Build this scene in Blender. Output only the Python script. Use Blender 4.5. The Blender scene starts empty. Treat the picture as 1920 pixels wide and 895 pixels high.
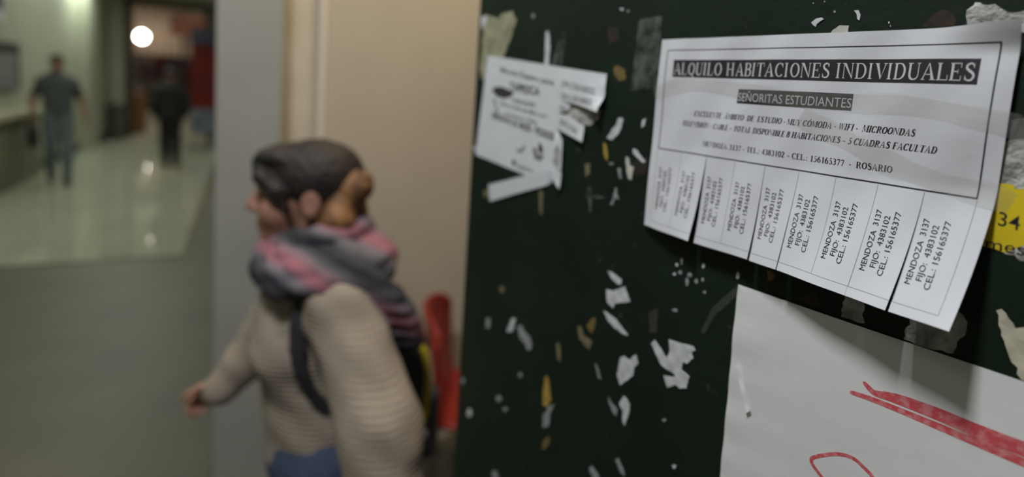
import bpy, bmesh, math, random
import numpy as np
from mathutils import Vector, Matrix, geometry as mg
C = bpy.context.scene.collection
SC = bpy.context.scene
PI = math.pi
# ------------------------------------------------------------------ camera
CAM = {'r': [0.89515, -0.441283, 0.06305], 'u': [-0.012662, 0.116213, 0.993144], 'fw': [0.445584, 0.889811, -0.09844], 'hb': 0.171242}
cd = bpy.data.cameras.new('camera'); cam = bpy.data.objects.new('camera', cd); C.objects.link(cam)
_r, _u, _f = CAM['r'], CAM['u'], CAM['fw']
cam.matrix_world = Matrix(((_r[0], _u[0], -_f[0], 0), (_r[1], _u[1], -_f[1], 0), (_r[2], _u[2], -_f[2], 1.70), (0, 0, 0, 1)))
cd.sensor_width = 36; cd.lens = 1012/1920*36; cd.shift_y = -(447.5-275)/1920
cd.clip_start = .02; cd.clip_end = 100
cd.dof.use_dof = True; cd.dof.focus_distance = .435; cd.dof.aperture_fstop = cd.lens/1000/.0105
SC.camera = cam
# ------------------------------------------------------------------ world, lights, exposure
SC.view_settings.view_transform = 'Standard'; SC.view_settings.look = 'None'
SC.view_settings.gamma = 1; SC.view_settings.use_curve_mapping = False
SC.view_settings.exposure = 0.0
wd = bpy.data.worlds.new('world'); SC.world = wd; wd.use_nodes = True
wd.node_tree.nodes['Background'].inputs[0].default_value = (.90, .94, 1, 1)
wd.node_tree.nodes['Background'].inputs[1].default_value = .075
def area(name, loc, size, sy, energy, col, target=None):
    l = bpy.data.lights.new(name, 'AREA'); l.shape = 'RECTANGLE'; l.size = size; l.size_y = sy; l.energy = energy; l.color = col
    o = bpy.data.objects.new(name, l); C.objects.link(o); o.location = loc
    d = Vector(target)-Vector(loc) if target else Vector((0, 0, -1))
    o.rotation_euler = d.to_track_quat('-Z', 'Y').to_euler()
    return o
area('ceiling_light_notice', (-.42, .30, 3.25), .30, .22, 39, (.95, .97, 1))
area('ceiling_light_alcove', (.75, 1.35, 3.3), .4, .4, 20, (1, .80, .55))
for i, (x, y, e) in enumerate([(-1.55, 3.2, 21), (-1.55, 7.2, 36), (-1.55, 11.2, 36)]):
    area('corridor_light', (x, y, 3.55), .6, 2.4, e, (.95, 1, .86))
area('corridor_wall_light', (-2.55, 13.2, 3.4), .5, .8, 26, (.88, 1, .86), (-2.95, 13.2, 2.6))
area('hall_light', (-2.5, 27.5, 5.4), 2.0, 2.0, 260, (1, .88, .74))
area('hall_light', (-2.0, 18.6, 5.4), 2.0, 1.0, 150, (1, .90, .78))  # unseen extra lamp, added to brighten the front of the hanging sign
# ------------------------------------------------------------------ materials
def lin(c):
    c = c.lstrip('#'); v = [int(c[i:i+2], 16)/255 for i in (0, 2, 4)]
    return tuple((x/12.92 if x <= .04045 else ((x+.055)/1.055)**2.4) for x in v)+(1,)
MATS = {}
def mat(name, col, rough=.7, col2=None, scale=8, detail=4, lo=.35, hi=.65, bump=0, bscale=60, metal=0, stretch=None, coat=0):
    if name in MATS: return MATS[name]
    m = bpy.data.materials.new(name); m.use_nodes = True; nt = m.node_tree; b = nt.nodes['Principled BSDF']
    c = lin(col) if isinstance(col, str) else tuple(col)+(1,)
    b.inputs['Base Color'].default_value = c; b.inputs['Roughness'].default_value = rough; b.inputs['Metallic'].default_value = metal
    b.inputs['Coat Weight'].default_value = coat
    tc = nt.nodes.new('ShaderNodeTexCoord'); src = tc.outputs['Object']
    if stretch:
        mp = nt.nodes.new('ShaderNodeMapping'); mp.inputs['Scale'].default_value = stretch; nt.links.new(src, mp.inputs[0]); src = mp.outputs[0]
    if col2:
        n = nt.nodes.new('ShaderNodeTexNoise'); n.inputs['Scale'].default_value = scale; n.inputs['Detail'].default_value = detail
        nt.links.new(src, n.inputs['Vector'])
        r = nt.nodes.new('ShaderNodeValToRGB'); r.color_ramp.elements[0].position = lo; r.color_ramp.elements[1].position = hi
        r.color_ramp.elements[0].color = c; r.color_ramp.elements[1].color = lin(col2) if isinstance(col2, str) else tuple(col2)+(1,)
        nt.links.new(n.outputs['Fac'], r.inputs['Fac']); nt.links.new(r.outputs['Color'], b.inputs['Base Color'])
    if bump:
        n = nt.nodes.new('ShaderNodeTexNoise'); n.inputs['Scale'].default_value = bscale; n.inputs['Detail'].default_value = 5
        nt.links.new(src, n.inputs['Vector'])
        bp = nt.nodes.new('ShaderNodeBump'); bp.inputs['Strength'].default_value = bump; bp.inputs['Distance'].default_value = .01
        nt.links.new(n.outputs['Fac'], bp.inputs['Height']); nt.links.new(bp.outputs['Normal'], b.inputs['Normal'])
    MATS[name] = m; return m
def speckle(m, col, scale, lo, hi):
    """small worn flecks of another colour over a painted surface"""
    nt = m.node_tree; b = nt.nodes['Principled BSDF']; old = b.inputs['Base Color'].links[0].from_socket
    tc = nt.nodes.new('ShaderNodeTexCoord'); n = nt.nodes.new('ShaderNodeTexNoise'); n.inputs['Scale'].default_value = scale; n.inputs['Detail'].default_value = 3; n.inputs['Roughness'].default_value = .6
    nt.links.new(tc.outputs['Object'], n.inputs['Vector']); mr = nt.nodes.new('ShaderNodeMapRange'); mr.inputs[1].default_value = lo; mr.inputs[2].default_value = hi; nt.links.new(n.outputs['Fac'], mr.inputs[0])
    mx = nt.nodes.new('ShaderNodeMix'); mx.data_type = 'RGBA'; nt.links.new(mr.outputs[0], mx.inputs[0]); nt.links.new(old, mx.inputs[6]); mx.inputs[7].default_value = col+(1,); nt.links.new(mx.outputs[2], b.inputs['Base Color'])
def emit(name, col, s):
    m = bpy.data.materials.new(name); m.use_nodes = True; b = m.node_tree.nodes['Principled BSDF']
    b.inputs['Base Color'].default_value = col+(1,); b.inputs['Emission Color'].default_value = col+(1,); b.inputs['Emission Strength'].default_value = s
    return m
def banded(name, cols, scale, distort, axis='Z', rough=.9, bump=.3, stops=None, rot=None):
    """soft woven bands of several colours along an object axis"""
    m = bpy.data.materials.new(name); m.use_nodes = True; nt = m.node_tree; b = nt.nodes['Principled BSDF']; b.inputs['Roughness'].default_value = rough
    tc = nt.nodes.new('ShaderNodeTexCoord'); mp = nt.nodes.new('ShaderNodeMapping'); nt.links.new(tc.outputs['Object'], mp.inputs[0])
    if rot: mp.inputs['Rotation'].default_value = rot
    w = nt.nodes.new('ShaderNodeTexWave'); w.bands_direction = axis; w.wave_profile = 'SAW'; w.inputs['Scale'].default_value = scale
    w.inputs['Distortion'].default_value = distort; w.inputs['Detail'].default_value = 2; w.inputs['Detail Scale'].default_value = 1.2
    nt.links.new(mp.outputs[0], w.inputs['Vector'])
    r = nt.nodes.new('ShaderNodeValToRGB'); el = r.color_ramp.elements
    st = stops or [i/len(cols) for i in range(len(cols))]
    for i, c in enumerate(cols):
        e = el[i] if i < 2 else el.new(st[i])
        e.position = st[i]; e.color = lin(c)
    nt.links.new(w.outputs['Fac'], r.inputs['Fac']); nt.links.new(r.outputs[0], b.inputs['Base Color'])
    if bump:
        n = nt.nodes.new('ShaderNodeTexNoise'); n.inputs['Scale'].default_value = 260; nt.links.new(tc.outputs['Object'], n.inputs['Vector'])
        bp = nt.nodes.new('ShaderNodeBump'); bp.inputs['Strength'].default_value = bump; bp.inputs['Distance'].default_value = .003
        nt.links.new(n.outputs['Fac'], bp.inputs['Height']); nt.links.new(bp.outputs['Normal'], b.inputs['Normal'])
    return m
def film(name, tint, gloss, dens, rough=.12, noise=None):
    """thin clear film: mostly see-through, a little milky, glossy"""
    m = bpy.data.materials.new(name); m.use_nodes = True; nt = m.node_tree; nt.nodes.remove(nt.nodes['Principled BSDF'])
    out = nt.nodes['Material Output']; tr = nt.nodes.new('ShaderNodeBsdfTransparent'); df = nt.nodes.new('ShaderNodeBsdfDiffuse'); gl = nt.nodes.new('ShaderNodeBsdfGlossy')
    df.inputs['Color'].default_value = lin(tint); gl.inputs['Roughness'].default_value = rough
    m1 = nt.nodes.new('ShaderNodeMixShader'); m2 = nt.nodes.new('ShaderNodeMixShader')
    m1.inputs[0].default_value = dens; m2.inputs[0].default_value = gloss
    nt.links.new(tr.outputs[0], m1.inputs[1]); nt.links.new(df.outputs[0], m1.inputs[2])
    nt.links.new(m1.outputs[0], m2.inputs[1]); nt.links.new(gl.outputs[0], m2.inputs[2]); nt.links.new(m2.outputs[0], out.inputs['Surface'])
    if noise:
        tc = nt.nodes.new('ShaderNodeTexCoord'); n = nt.nodes.new('ShaderNodeTexNoise'); n.inputs['Scale'].default_value = noise; n.inputs['Detail'].default_value = 5
        nt.links.new(tc.outputs['Object'], n.inputs['Vector'])
        mr = nt.nodes.new('ShaderNodeMapRange'); mr.inputs[1].default_value = .4; mr.inputs[2].default_value = .7; mr.inputs[3].default_value = dens*.15; mr.inputs[4].default_value = dens*1.9
        nt.links.new(n.outputs['Fac'], mr.inputs[0]); nt.links.new(mr.outputs[0], m1.inputs[0])
    return m
M = dict(
 board=mat('board_paint', (.0045, .0125, .0065), .55, (.0070, .0175, .0095), 9, 6, .35, .7, .12, 35),
 edge=mat('board_edge_paint', (.006, .014, .008), .6),
 paper=mat('white_paper', (.64, .645, .675), .75, (.61, .615, .645), 14, 4, .3, .7, .05, 40),
 poster=mat('poster_paper', (.74, .74, .73), .8, (.70, .70, .69), 6, 5, .3, .7, .10, 18),
 ink=mat('black_ink', (.014, .014, .017), .6), grey=mat('thin_grey_line', (.22, .22, .24), .7),
 white_ink=mat('white_lettering', (.55, .55, .56), .75),
 red_ink=mat('red_marker', (.60, .075, .085), .75, (.68, .27, .28), 240, 5, .42, .72, stretch=(1, 1, 1)),
 smallpaper=mat('copier_paper', (.66, .67, .69), .75, (.61, .62, .64), 22, 3, .3, .7),
 greyink=mat('faded_print', (.16, .16, .17), .8), blob=mat('dark_print', (.03, .03, .028), .8), pale=mat('pale_print', (.42, .43, .44), .8),
 yellow=mat('yellow_paper', (.72, .56, .006), .7, (.64, .48, .006), 30, 5, .3, .7),
 white=mat('scrap_white', (.62, .63, .64), .8, (.48, .49, .50), 60, 4, .3, .7),
 white2=mat('scrap_grey_white', (.34, .35, .35), .85, (.20, .21, .21), 120, 4, .3, .7),
 cream=mat('scrap_cream', (.36, .35, .22), .85, (.20, .20, .12), 45, 6, .35, .66),
 cream2=mat('scrap_pale_cream', (.50, .49, .42), .85), 
 creamyel=mat('scrap_cream_warm', (.55, .52, .42), .85, (.46, .42, .30), 60, 4, .3, .7),
 fibre=mat('scrap_fibre', (.52, .51, .48), .95, (.20, .20, .18), 70, 6, .38, .66, .4, 200),
 residue=film('glue_film', '#8c9088', .01, .20, .5, 90), 
 ochre=mat('bared_wood_dull', (.20, .13, .03), .85, (.10, .075, .025), 120, 4), ochre2=mat('bared_wood_yellow', (.42, .29, .05), .85, (.30, .19, .03), 120, 4),
 ochrepale=mat('bared_wood_pale', (.20, .17, .085), .85, (.11, .10, .05), 150, 4),
 brown=mat('brown_scab', (.040, .022, .010), .85, (.012, .010, .006), 120, 5), redbrown=mat('red_brown_stain', (.022, .010, .007), .7, (.011, .011, .007), 90, 5),
 brown2=mat('pale_brown_stain', (.040, .034, .022), .8, (.022, .020, .013), 90, 5),
 tape=film('clear_tape', '#c2c1b8', .05, .12, .14), tape_old=film('old_clear_tape', '#a8aca2', .02, .085, .3, 60),
 wall=mat('cream_wall_paint', (.39, .39, .305), .6, (.355, .355, .275), 2.5, 4, .3, .7, .03, 30),
 beige=mat('beige_wall_paint', (.60, .53, .405), .65, (.55, .485, .37), 3, 4, .3, .7, .03, 30),
 greyw=mat('grey_column_paint', (.39, .40, .37), .55, (.35, .36, .335), 4, 4, .3, .7, .03, 30),
 jamb=mat('cream_jamb_paint', (.66, .60, .47), .5, (.60, .53, .40), 6, 4), trimw=mat('white_trim_paint', (.80, .73, .63), .4),
 ceil=mat('ceiling_paint', (.62, .62, .58), .8),
 tile=mat('grey_terrazzo', (.128, .118, .084), .5, (.100, .093, .067), 2.2, 8, .3, .7),
 tile2=mat('pale_polished_tile', (.47, .48, .38), .05, (.41, .42, .33), 1.4, 4, .3, .7),
 brass=mat('brown_threshold', (.10, .075, .03), .5), skirting=mat('dark_skirting', (.045, .045, .04), .5),
 wood=mat('door_wood', (.065, .038, .018), .5, (.045, .026, .013), 6, 4, stretch=(6, 6, .6)),
)
speckle(M['board'], (.045, .05, .04), 55, .66, .78); M['board'].node_tree.nodes['Principled BSDF'].inputs['Specular IOR Level'].default_value = .25
# ------------------------------------------------------------------ helpers
def obj(name, bm_or_me, m=None, parent=None, smooth=False, loc=None, rotz=None):
    if isinstance(bm_or_me, bmesh.types.BMesh):
        me = bpy.data.meshes.new(name); bm_or_me.to_mesh(me); bm_or_me.free()
    else: me = bm_or_me
    o = bpy.data.objects.new(name, me); C.objects.link(o)
    for mm in (m if isinstance(m, (list, tuple)) else [m]):
        if mm: me.materials.append(mm)
    if smooth: me.polygons.foreach_set('use_smooth', [True]*len(me.polygons))
    if parent: o.parent = parent
    if loc is not None: o.location = loc
    if rotz is not None: o.rotation_euler = (0, 0, rotz)
    return o
def empty(name, loc, rotz=0):
    o = bpy.data.objects.new(name, None); C.objects.link(o); o.location = loc; o.rotation_euler = (0, 0, rotz); o.empty_display_size = .05; return o
def tag(o, label=None, cat=None, group=None, kind=None):
    for k, v in (('label', label), ('category', cat), ('group', group), ('kind', kind)):
        if v: o[k] = v
    return o
def box(bm, x0, x1, y0, y1, z0, z1, bev=0, seg=2):
    t = bmesh.new(); bmesh.ops.create_cube(t, size=1)
    for v in t.verts: v.co = Vector(((x0+x1)/2+v.co.x*(x1-x0), (y0+y1)/2+v.co.y*(y1-y0), (z0+z1)/2+v.co.z*(z1-z0)))
    if bev: bmesh.ops.bevel(t, geom=t.edges[:], offset=bev, segments=seg, affect='EDGES', profile=.5)
    me = bpy.data.meshes.new('t'); t.to_mesh(me); t.free(); bm.from_mesh(me); bpy.data.meshes.remove(me); return bm
def nb(): return bmesh.new()
def struct(name, bm, m): return tag(obj(name, bm, m), kind='structure')
def tube(bm, pts, r, n=8, closed=False):
    pts = [Vector(p) for p in pts]; rings = []
    for i, p in enumerate(pts):
        a = pts[max(i-1, 0)]; b = pts[min(i+1, len(pts)-1)]; t = (b-a).normalized()
        up = Vector((0, 0, 1)) if abs(t.z) < .9 else Vector((1, 0, 0)); s = t.cross(up).normalized(); q = s.cross(t)
        rr = r[i] if isinstance(r, (list, tuple)) else r
        rings.append([bm.verts.new(p+(s*math.cos(2*PI*k/n)+q*math.sin(2*PI*k/n))*rr) for k in range(n)])
    for A, B in zip(rings, rings[1:]):
        for k in range(n): bm.faces.new((A[k], A[(k+1) % n], B[(k+1) % n], B[k]))
    bm.faces.new(rings[0][::-1]); bm.faces.new(rings[-1]); return bm
# ------------------------------------------------------------------ setting
XL, XR, YE_ = -2.95, -.09, 16.4
struct('floor_entry', box(nb(), -3.4, 3.2, -2.6, 16.4, -.1, 0), M['tile'])
struct('floor_corridor', box(nb(), XL, -.50, 5.74, 16.6, -.05, .004), M['tile2'])
b = nb(); box(b, XL, -.46, 5.70, 5.742, -.02, .006); box(b, -.502, -.46, 5.74, 16.3, -.02, .006); struct('trim_1', b, M['brass'])
struct('floor_hall', box(nb(), -9, 3.5, 16.6, 37, -.1, 0), M['tile2'])
struct('wall_left', box(nb(), -3.15, XL, -2.6, 16.6, 0, 3.7), M['wall'])
b = nb(); box(b, XL, -2.60, YE_, 16.62, 0, 3.7); box(b, -2.60, -.84, YE_, 16.62, 3.36, 3.7); box(b, -.84, 1.2, YE_, 16.62, 0, 3.7)
struct('wall_end', b, M['wall'])
b = nb(); box(b, XL-.02, XL+.16, 13.5, 14.3, 0, 3.65); struct('wall_left_pilaster', b, M['wall'])
struct('wall_right', box(nb(), XR, .125, 2.2, YE_, 0, 3.65), M['greyw'])
struct('wall_alcove', box(nb(), .12, .30, 2.36, 2.6, 0, 3.65), M['jamb'])
struct('wall_back', box(nb(), .285, 2.9, 2.34, 2.6, 0, 3.65), M['beige'])
struct('trim_2', box(nb(), .268, .296, 2.315, 2.37, 0, 3.6, .004), M['trimw'])
struct('ceiling', box(nb(), -3.15, 3.2, -2.6, 16.6, 3.62, 3.75), M['ceil'])
b = nb(); box(b, XL-.01, XL+.015, 5.8, 16.4, 0, .12); struct('baseboard_left', b, M['skirting'])
b = nb(); box(b, XR-.012, XR+.01, 2.25, 16.4, 0, .10); struct('baseboard_right', b, M['skirting'])
b = nb(); box(b, -2.66, -2.52, YE_-.05, 16.66, 0, 3.42, .01); box(b, -.92, -.78, YE_-.05, 16.66, 0, 3.42, .01); box(b, -2.66, -.78, YE_-.05, 16.66, 3.29, 3.44, .01)
struct('door_1', b, M['wood'])
M['hallw'] = mat('hall_wall_paint', (.36, .30, .24), .8, (.30, .25, .20), 1.5, 4)
b = nb(); box(b, -9, 3.5, 36.4, 36.6, 0, 6); struct('wall_hall_end', b, M['hallw'])
b = nb(); box(b, -9.2, -9, 16.6, 36.6, 0, 6); box(b, 3.5, 3.7, 16.6, 36.6, 0, 6); box(b, -9, -3.0, 16.5, 16.62, 0, 6); box(b, 1.1, 3.5, 16.5, 16.62, 0, 6); struct('wall_hall_side', b, M['hallw'])
struct('ceiling_hall', box(nb(), -9.2, 3.7, 16.6, 36.6, 5.9, 6.1), M['ceil'])
# ------------------------------------------------------------------ board frame
DATA = {'S': [['torn_paper_scrap', 'cream', 'cream shredded poster remnant stuck at the top left corner of the green board', '', [[8.0, 1821.8], [25.4, 1823.9], [46.1, 1818.1], [57.0, 1814.8], [68.0, 1822.2], [94.7, 1824.1], [98.3, 1815.8], [107.0, 1811.2], [101.5, 1798.9], [93.8, 1780.8], [77.8, 1757.6], [59.8, 1731.9], [33.4, 1718.7], [17.2, 1720.2], [11.3, 1744.8], [16.8, 1769.2], [14.1, 1779.7], [17.1, 1796.9], [8.1, 1806.1]], 0.5, 1.2, 'paper scrap'],
 ['torn_paper_scrap', 'white', 'white paper chip on the outer edge of the cream poster remnant', '', [[8.0, 1821.8], [25.4, 1823.9], [23.8, 1809.5], [11.7, 1802.4]], 1.0, 0.5, 'paper scrap'],
 ['torn_paper_scrap', 'white', 'thin upright white paper strip above the small tapioca flyer', '', [[178.8, 1788.4], [183.4, 1789.6], [188.2, 1776.9], [189.6, 1764.4], [189.9, 1740.0], [180.4, 1741.5], [179.7, 1769.9]], 0.5, 0.5, 'paper scrap'],
 ['tape_streak', 'residue', 'greyish glue streak just right of the thin white strip', '', [[206.4, 1776.2], [212.0, 1775.9], [206.8, 1742.2], [197.7, 1743.0]], 0.2, 0.3, 'tape residue'],
 ['tape_streak', 'residue', 'second greyish glue streak above the small tapioca flyer, the one farther from the white strip', '', [[215.2, 1786.5], [220.8, 1784.8], [218.0, 1740.7], [211.3, 1741.4]], 0.2, 0.3, 'tape residue'],
 ['torn_paper_scrap', 'white', 'wavy white paper strip right of the torn phone tabs', '', [[328.6, 1678.6], [335.5, 1677.9], [334.6, 1667.6], [329.6, 1658.7], [320.3, 1650.6], [312.0, 1653.0], [319.3, 1663.2], [324.5, 1668.2]], 1.2, 0.5, 'paper scrap'],
 ['torn_paper_scrap', 'white', 'short pale scrap close to the left edge of the big rental flyer', '', [[364.7, 1678.8], [369.9, 1681.1], [368.5, 1673.0], [364.1, 1669.6]], 0.5, 0.5, 'paper scrap'],
 ['torn_paper_scrap', 'white', 'slanted white sliver near the lower left of the rental flyer', '', [[354.9, 1644.3], [359.9, 1643.6], [368.7, 1635.4], [374.6, 1631.9], [370.9, 1629.6], [361.6, 1635.1], [354.6, 1639.9]], 0.8, 0.5, 'paper scrap'],
 ['torn_paper_scrap', 'cream2', 'narrow pale forked scrap just below the slanted white sliver', '', [[344.6, 1633.5], [348.8, 1632.8], [351.4, 1624.2], [358.2, 1622.7], [356.7, 1613.6], [355.8, 1607.1], [350.7, 1608.2], [347.1, 1618.5]], 0.6, 0.5, 'paper scrap'],
 ['torn_paper_scrap', 'white2', 'small grey white sliver left of the forked scrap', '', [[332.7, 1618.2], [337.8, 1618.4], [340.8, 1606.5], [337.5, 1605.4]], 0.5, 0.5, 'paper scrap'],
 ['torn_paper_scrap', 'white2', 'tiny three-armed pale shred right of the lone white tape strip', '', [[331.9, 1593.9], [334.0, 1594.3], [335.2, 1587.3], [339.4, 1580.9], [334.1, 1581.2], [329.1, 1571.6], [325.5, 1571.5], [329.7, 1581.6]], 0.5, 0.5, 'paper scrap'],
 ['glue_smudge', 'residue', "faint pale cross-shaped glue smudge below the small flyer's right side", '', [[285.5, 1586.9], [290.3, 1587.1], [291.4, 1577.6], [302.7, 1579.1], [316.6, 1578.4], [303.2, 1574.4], [292.8, 1573.1], [294.6, 1557.5], [291.0, 1554.6], [288.2, 1570.8], [283.0, 1573.9]], 0.2, 0.6, 'glue smudge'],
 ['torn_paper_scrap', 'white', 'white sliver touching the top of the square white paper chip', '', [[331.0, 1488.9], [336.3, 1489.9], [354.2, 1485.6], [354.0, 1480.2], [348.1, 1478.3], [337.1, 1482.7]], 0.7, 0.5, 'paper scrap'],
 ['torn_paper_scrap', 'white', 'square white paper chip in the middle of the green board', '', [[331.4, 1466.1], [342.3, 1467.6], [359.6, 1479.4], [369.7, 1463.9], [347.4, 1453.9], [344.6, 1446.8], [334.7, 1450.7]], 0.9, 0.5, 'paper scrap'],
 ['torn_paper_scrap', 'white', 'white crescent sliver below the square white paper chip', '', [[329.4, 1437.7], [338.6, 1436.4], [351.2, 1434.5], [360.5, 1428.7], [371.2, 1423.2], [363.0, 1421.7], [348.9, 1424.1], [338.6, 1428.2]], 0.7, 0.5, 'paper scrap'],
 ['torn_paper_scrap', 'white', 'ragged white scrap with a small hooked corner, left of the largest torn scrap', '', [[362.8, 1392.2], [367.6, 1395.7], [372.7, 1394.6], [378.4, 1395.9], [381.1, 1401.7], [385.5, 1405.6], [389.7, 1396.5], [384.1, 1388.7], [383.6, 1378.5], [377.1, 1370.7], [365.7, 1358.4], [360.4, 1367.4], [361.0, 1377.8]], 0.8, 0.5, 'paper scrap'],
 ['torn_paper_scrap', 'white', 'largest torn grey white scrap with notched edges, left of the big poster', '', [[405.8, 1427.4], [409.7, 1433.4], [419.3, 1426.9], [427.4, 1420.0], [430.7, 1428.8], [428.5, 1442.0], [445.7, 1444.4], [459.3, 1447.3], [461.6, 1444.2], [457.5, 1440.6], [460.1, 1434.7], [453.2, 1425.7], [447.8, 1425.6], [448.2, 1415.6], [457.9, 1413.0], [456.1, 1399.6], [448.4, 1395.2], [442.8, 1396.6], [432.4, 1388.3], [426.0, 1399.5], [437.8, 1403.3], [441.6, 1407.0], [428.7, 1408.2], [421.2, 1409.7]], 0.9, 0.5, 'paper scrap'],
 ['torn_paper_scrap', 'white2', 'thin grey sliver left of the hooked scrap', '', [[322.4, 1365.5], [327.5, 1362.2], [334.5, 1350.0], [329.7, 1350.5]], 0.5, 0.5, 'paper scrap'],
 ['torn_paper_scrap', 'white', 'tapering white scrap pointing down under the hooked scrap', '', [[372.1, 1347.4], [376.3, 1347.0], [382.8, 1341.6], [383.0, 1331.7], [378.4, 1313.0], [374.6, 1317.0], [373.2, 1329.8], [367.4, 1335.5]], 0.8, 0.5, 'paper scrap'],
 ['torn_paper_scrap', 'white2', 'grey curved sliver left of the tapering white scrap', '', [[349.0, 1334.2], [355.9, 1328.8], [364.9, 1326.7], [364.2, 1317.4], [358.8, 1318.6], [351.7, 1326.5]], 0.5, 0.5, 'paper scrap'],
 ['torn_paper_scrap', 'white2', "small pale upright chip near the board's left edge, left of the short bright one", '', [[74.8, 1328.8], [85.3, 1334.7], [87.0, 1318.2], [75.0, 1312.4]], 0.5, 0.5, 'paper scrap'],
 ['torn_paper_scrap', 'white', 'short bright slanted chip at the start of the pale chain of shreds', '', [[143.5, 1356.3], [154.2, 1359.5], [147.1, 1336.3], [133.6, 1330.8]], 0.7, 0.5, 'paper scrap'],
 ['torn_paper_scrap', 'white2', 'pale chain of shreds running down right of the short bright chip', '', [[158.1, 1348.4], [168.2, 1355.0], [176.8, 1348.5], [191.5, 1343.9], [195.4, 1331.6], [187.3, 1323.2], [180.0, 1330.8], [166.5, 1333.4]], 0.5, 1.2, 'paper scrap'],
 ['torn_paper_scrap', 'white2', 'grey white clump under the long ochre streak', '', [[242.6, 1265.9], [254.2, 1275.9], [244.8, 1256.7], [244.6, 1236.7], [233.6, 1228.9], [230.7, 1245.0]], 0.5, 1.0, 'paper scrap'],
 ['torn_paper_scrap', 'white2', 'small pale slanted scrap at the lower edge of the picture, below the tapering scrap', '', [[368.4, 1263.8], [373.1, 1268.2], [382.8, 1257.8], [385.1, 1253.1], [378.3, 1252.8]], 0.6, 0.5, 'paper scrap'],
 ['torn_paper_scrap', 'white2', 'pale slanted scrap at the lower edge of the picture, second from the poster side', '', [[326.1, 1225.9], [331.3, 1232.1], [341.3, 1228.3], [348.5, 1222.8], [337.0, 1215.3]], 0.6, 0.5, 'paper scrap'],
 ['torn_paper_scrap', 'white2', "pale chip at the lower edge of the picture nearest the board's left side", '', [[117.8, 1087.9], [129.2, 1096.1], [138.2, 1081.9], [121.2, 1070.6]], 0.6, 0.5, 'paper scrap'],
 ['torn_paper_scrap', 'fibre', "thick fuzzy grey white paper torn off above the rental flyer's right corner", '', [[650.2, 1763.6], [649.0, 1771.1], [648.4, 1779.3], [651.7, 1782.0], [652.6, 1784.1], [655.3, 1783.5], [656.7, 1781.6], [663.3, 1781.3], [667.3, 1777.7], [670.8, 1776.0], [680.2, 1775.9], [689.4, 1773.8], [690.9, 1761.4]], 0.8, 1.2, 'paper scrap'],
 ['torn_paper_scrap', 'white', "white shred standing above the rental flyer's top edge, the leftmost there", '', [[541.3, 1777.5], [545.0, 1780.5], [549.8, 1781.0], [551.7, 1779.5], [546.5, 1775.4], [545.8, 1773.1]], 0.6, 0.5, 'paper scrap'],
 ['torn_paper_scrap', 'cream2', "pale wedge of paper peeking out from behind the rental flyer's top edge", '', [[557.9, 1766.6], [560.0, 1770.1], [565.1, 1773.3], [572.1, 1772.9], [572.5, 1765.9]], 0.6, 0.5, 'paper scrap'],
 ['torn_paper_scrap', 'white', "small curled white chip above the rental flyer's top edge, right of the pale wedge", '', [[574.8, 1784.8], [577.9, 1784.9], [579.8, 1780.9], [579.7, 1776.2], [578.0, 1777.7], [577.1, 1782.0]], 0.8, 0.5, 'paper scrap'],
 ['torn_paper_scrap', 'fibre', 'fuzzy grey paper remnant above the yellow notice', '', [[678.3, 1687.4], [683.5, 1690.1], [699.1, 1690.7], [706.4, 1660.0], [680.7, 1657.5], [677.9, 1671.9]], 0.5, 1.0, 'paper scrap'],
 ['torn_paper_scrap', 'fibre', 'grey shreds of paper under the yellow notice', '', [[685.8, 1613.9], [693.1, 1618.9], [707.9, 1625.4], [711.0, 1610.3], [702.2, 1609.1], [696.0, 1610.2]], 0.4, 1.5, 'paper scrap'],
 ['torn_paper_scrap', 'creamyel', 'cream torn paper with yellow edge at the right above the big poster', '', [[688.3, 1572.4], [690.4, 1573.9], [694.9, 1568.8], [699.5, 1563.5], [703.2, 1566.5], [716.5, 1573.6], [722.7, 1530.6], [706.0, 1530.8], [703.3, 1537.8], [698.3, 1544.1], [695.6, 1550.2], [693.1, 1559.8]], 0.8, 1.2, 'paper scrap'],
 ['torn_paper_scrap', 'fibre', 'small grey fuzzy remnant between the rental flyer and the poster, the left one', '', [[593.9, 1551.0], [605.4, 1552.3], [610.0, 1546.3], [608.9, 1539.1], [611.6, 1532.5], [605.0, 1531.7], [594.0, 1531.6], [594.6, 1540.7]], 0.5, 1.2, 'paper scrap'],
 ['torn_paper_scrap', 'fibre', "larger grey fuzzy remnant under the rental flyer's lower right corner", '', [[642.3, 1551.0], [652.0, 1549.3], [658.0, 1553.7], [664.4, 1561.1], [667.8, 1564.3], [671.3, 1562.9], [674.0, 1558.0], [674.4, 1552.2], [671.5, 1545.0], [669.0, 1532.3], [655.8, 1530.2], [642.3, 1530.6], [638.4, 1530.7], [639.4, 1540.1]], 0.5, 1.2, 'paper scrap'],
 ['torn_paper_scrap', 'fibre', 'grey paper remnant with ochre patches behind the torn phone tabs', '', [[233.9, 1693.8], [298.3, 1686.4], [294.2, 1673.4], [278.9, 1664.7], [258.6, 1668.5], [230.0, 1670.6]], 0.5, 1.2, 'paper scrap']],
'FL': [[[322.0, 1807.8], [321.0, 1806.5], [317.9, 1806.5], [316.4, 1807.7], [314.7, 1809.0], [317.5, 1809.2], [320.4, 1808.8]],
 [[331.1, 1804.5], [330.0, 1803.8], [328.7, 1803.1], [326.8, 1804.4], [326.6, 1805.3], [328.3, 1805.7], [329.7, 1805.9]],
 [[150.2, 1812.7], [150.4, 1810.2], [146.7, 1809.8], [143.8, 1811.9], [144.2, 1814.6], [145.8, 1816.2], [149.8, 1814.5]],
 [[541.8, 1793.9], [541.6, 1793.5], [541.2, 1793.3], [540.9, 1793.7], [540.7, 1794.2], [541.0, 1794.5], [541.5, 1794.3]],
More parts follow.
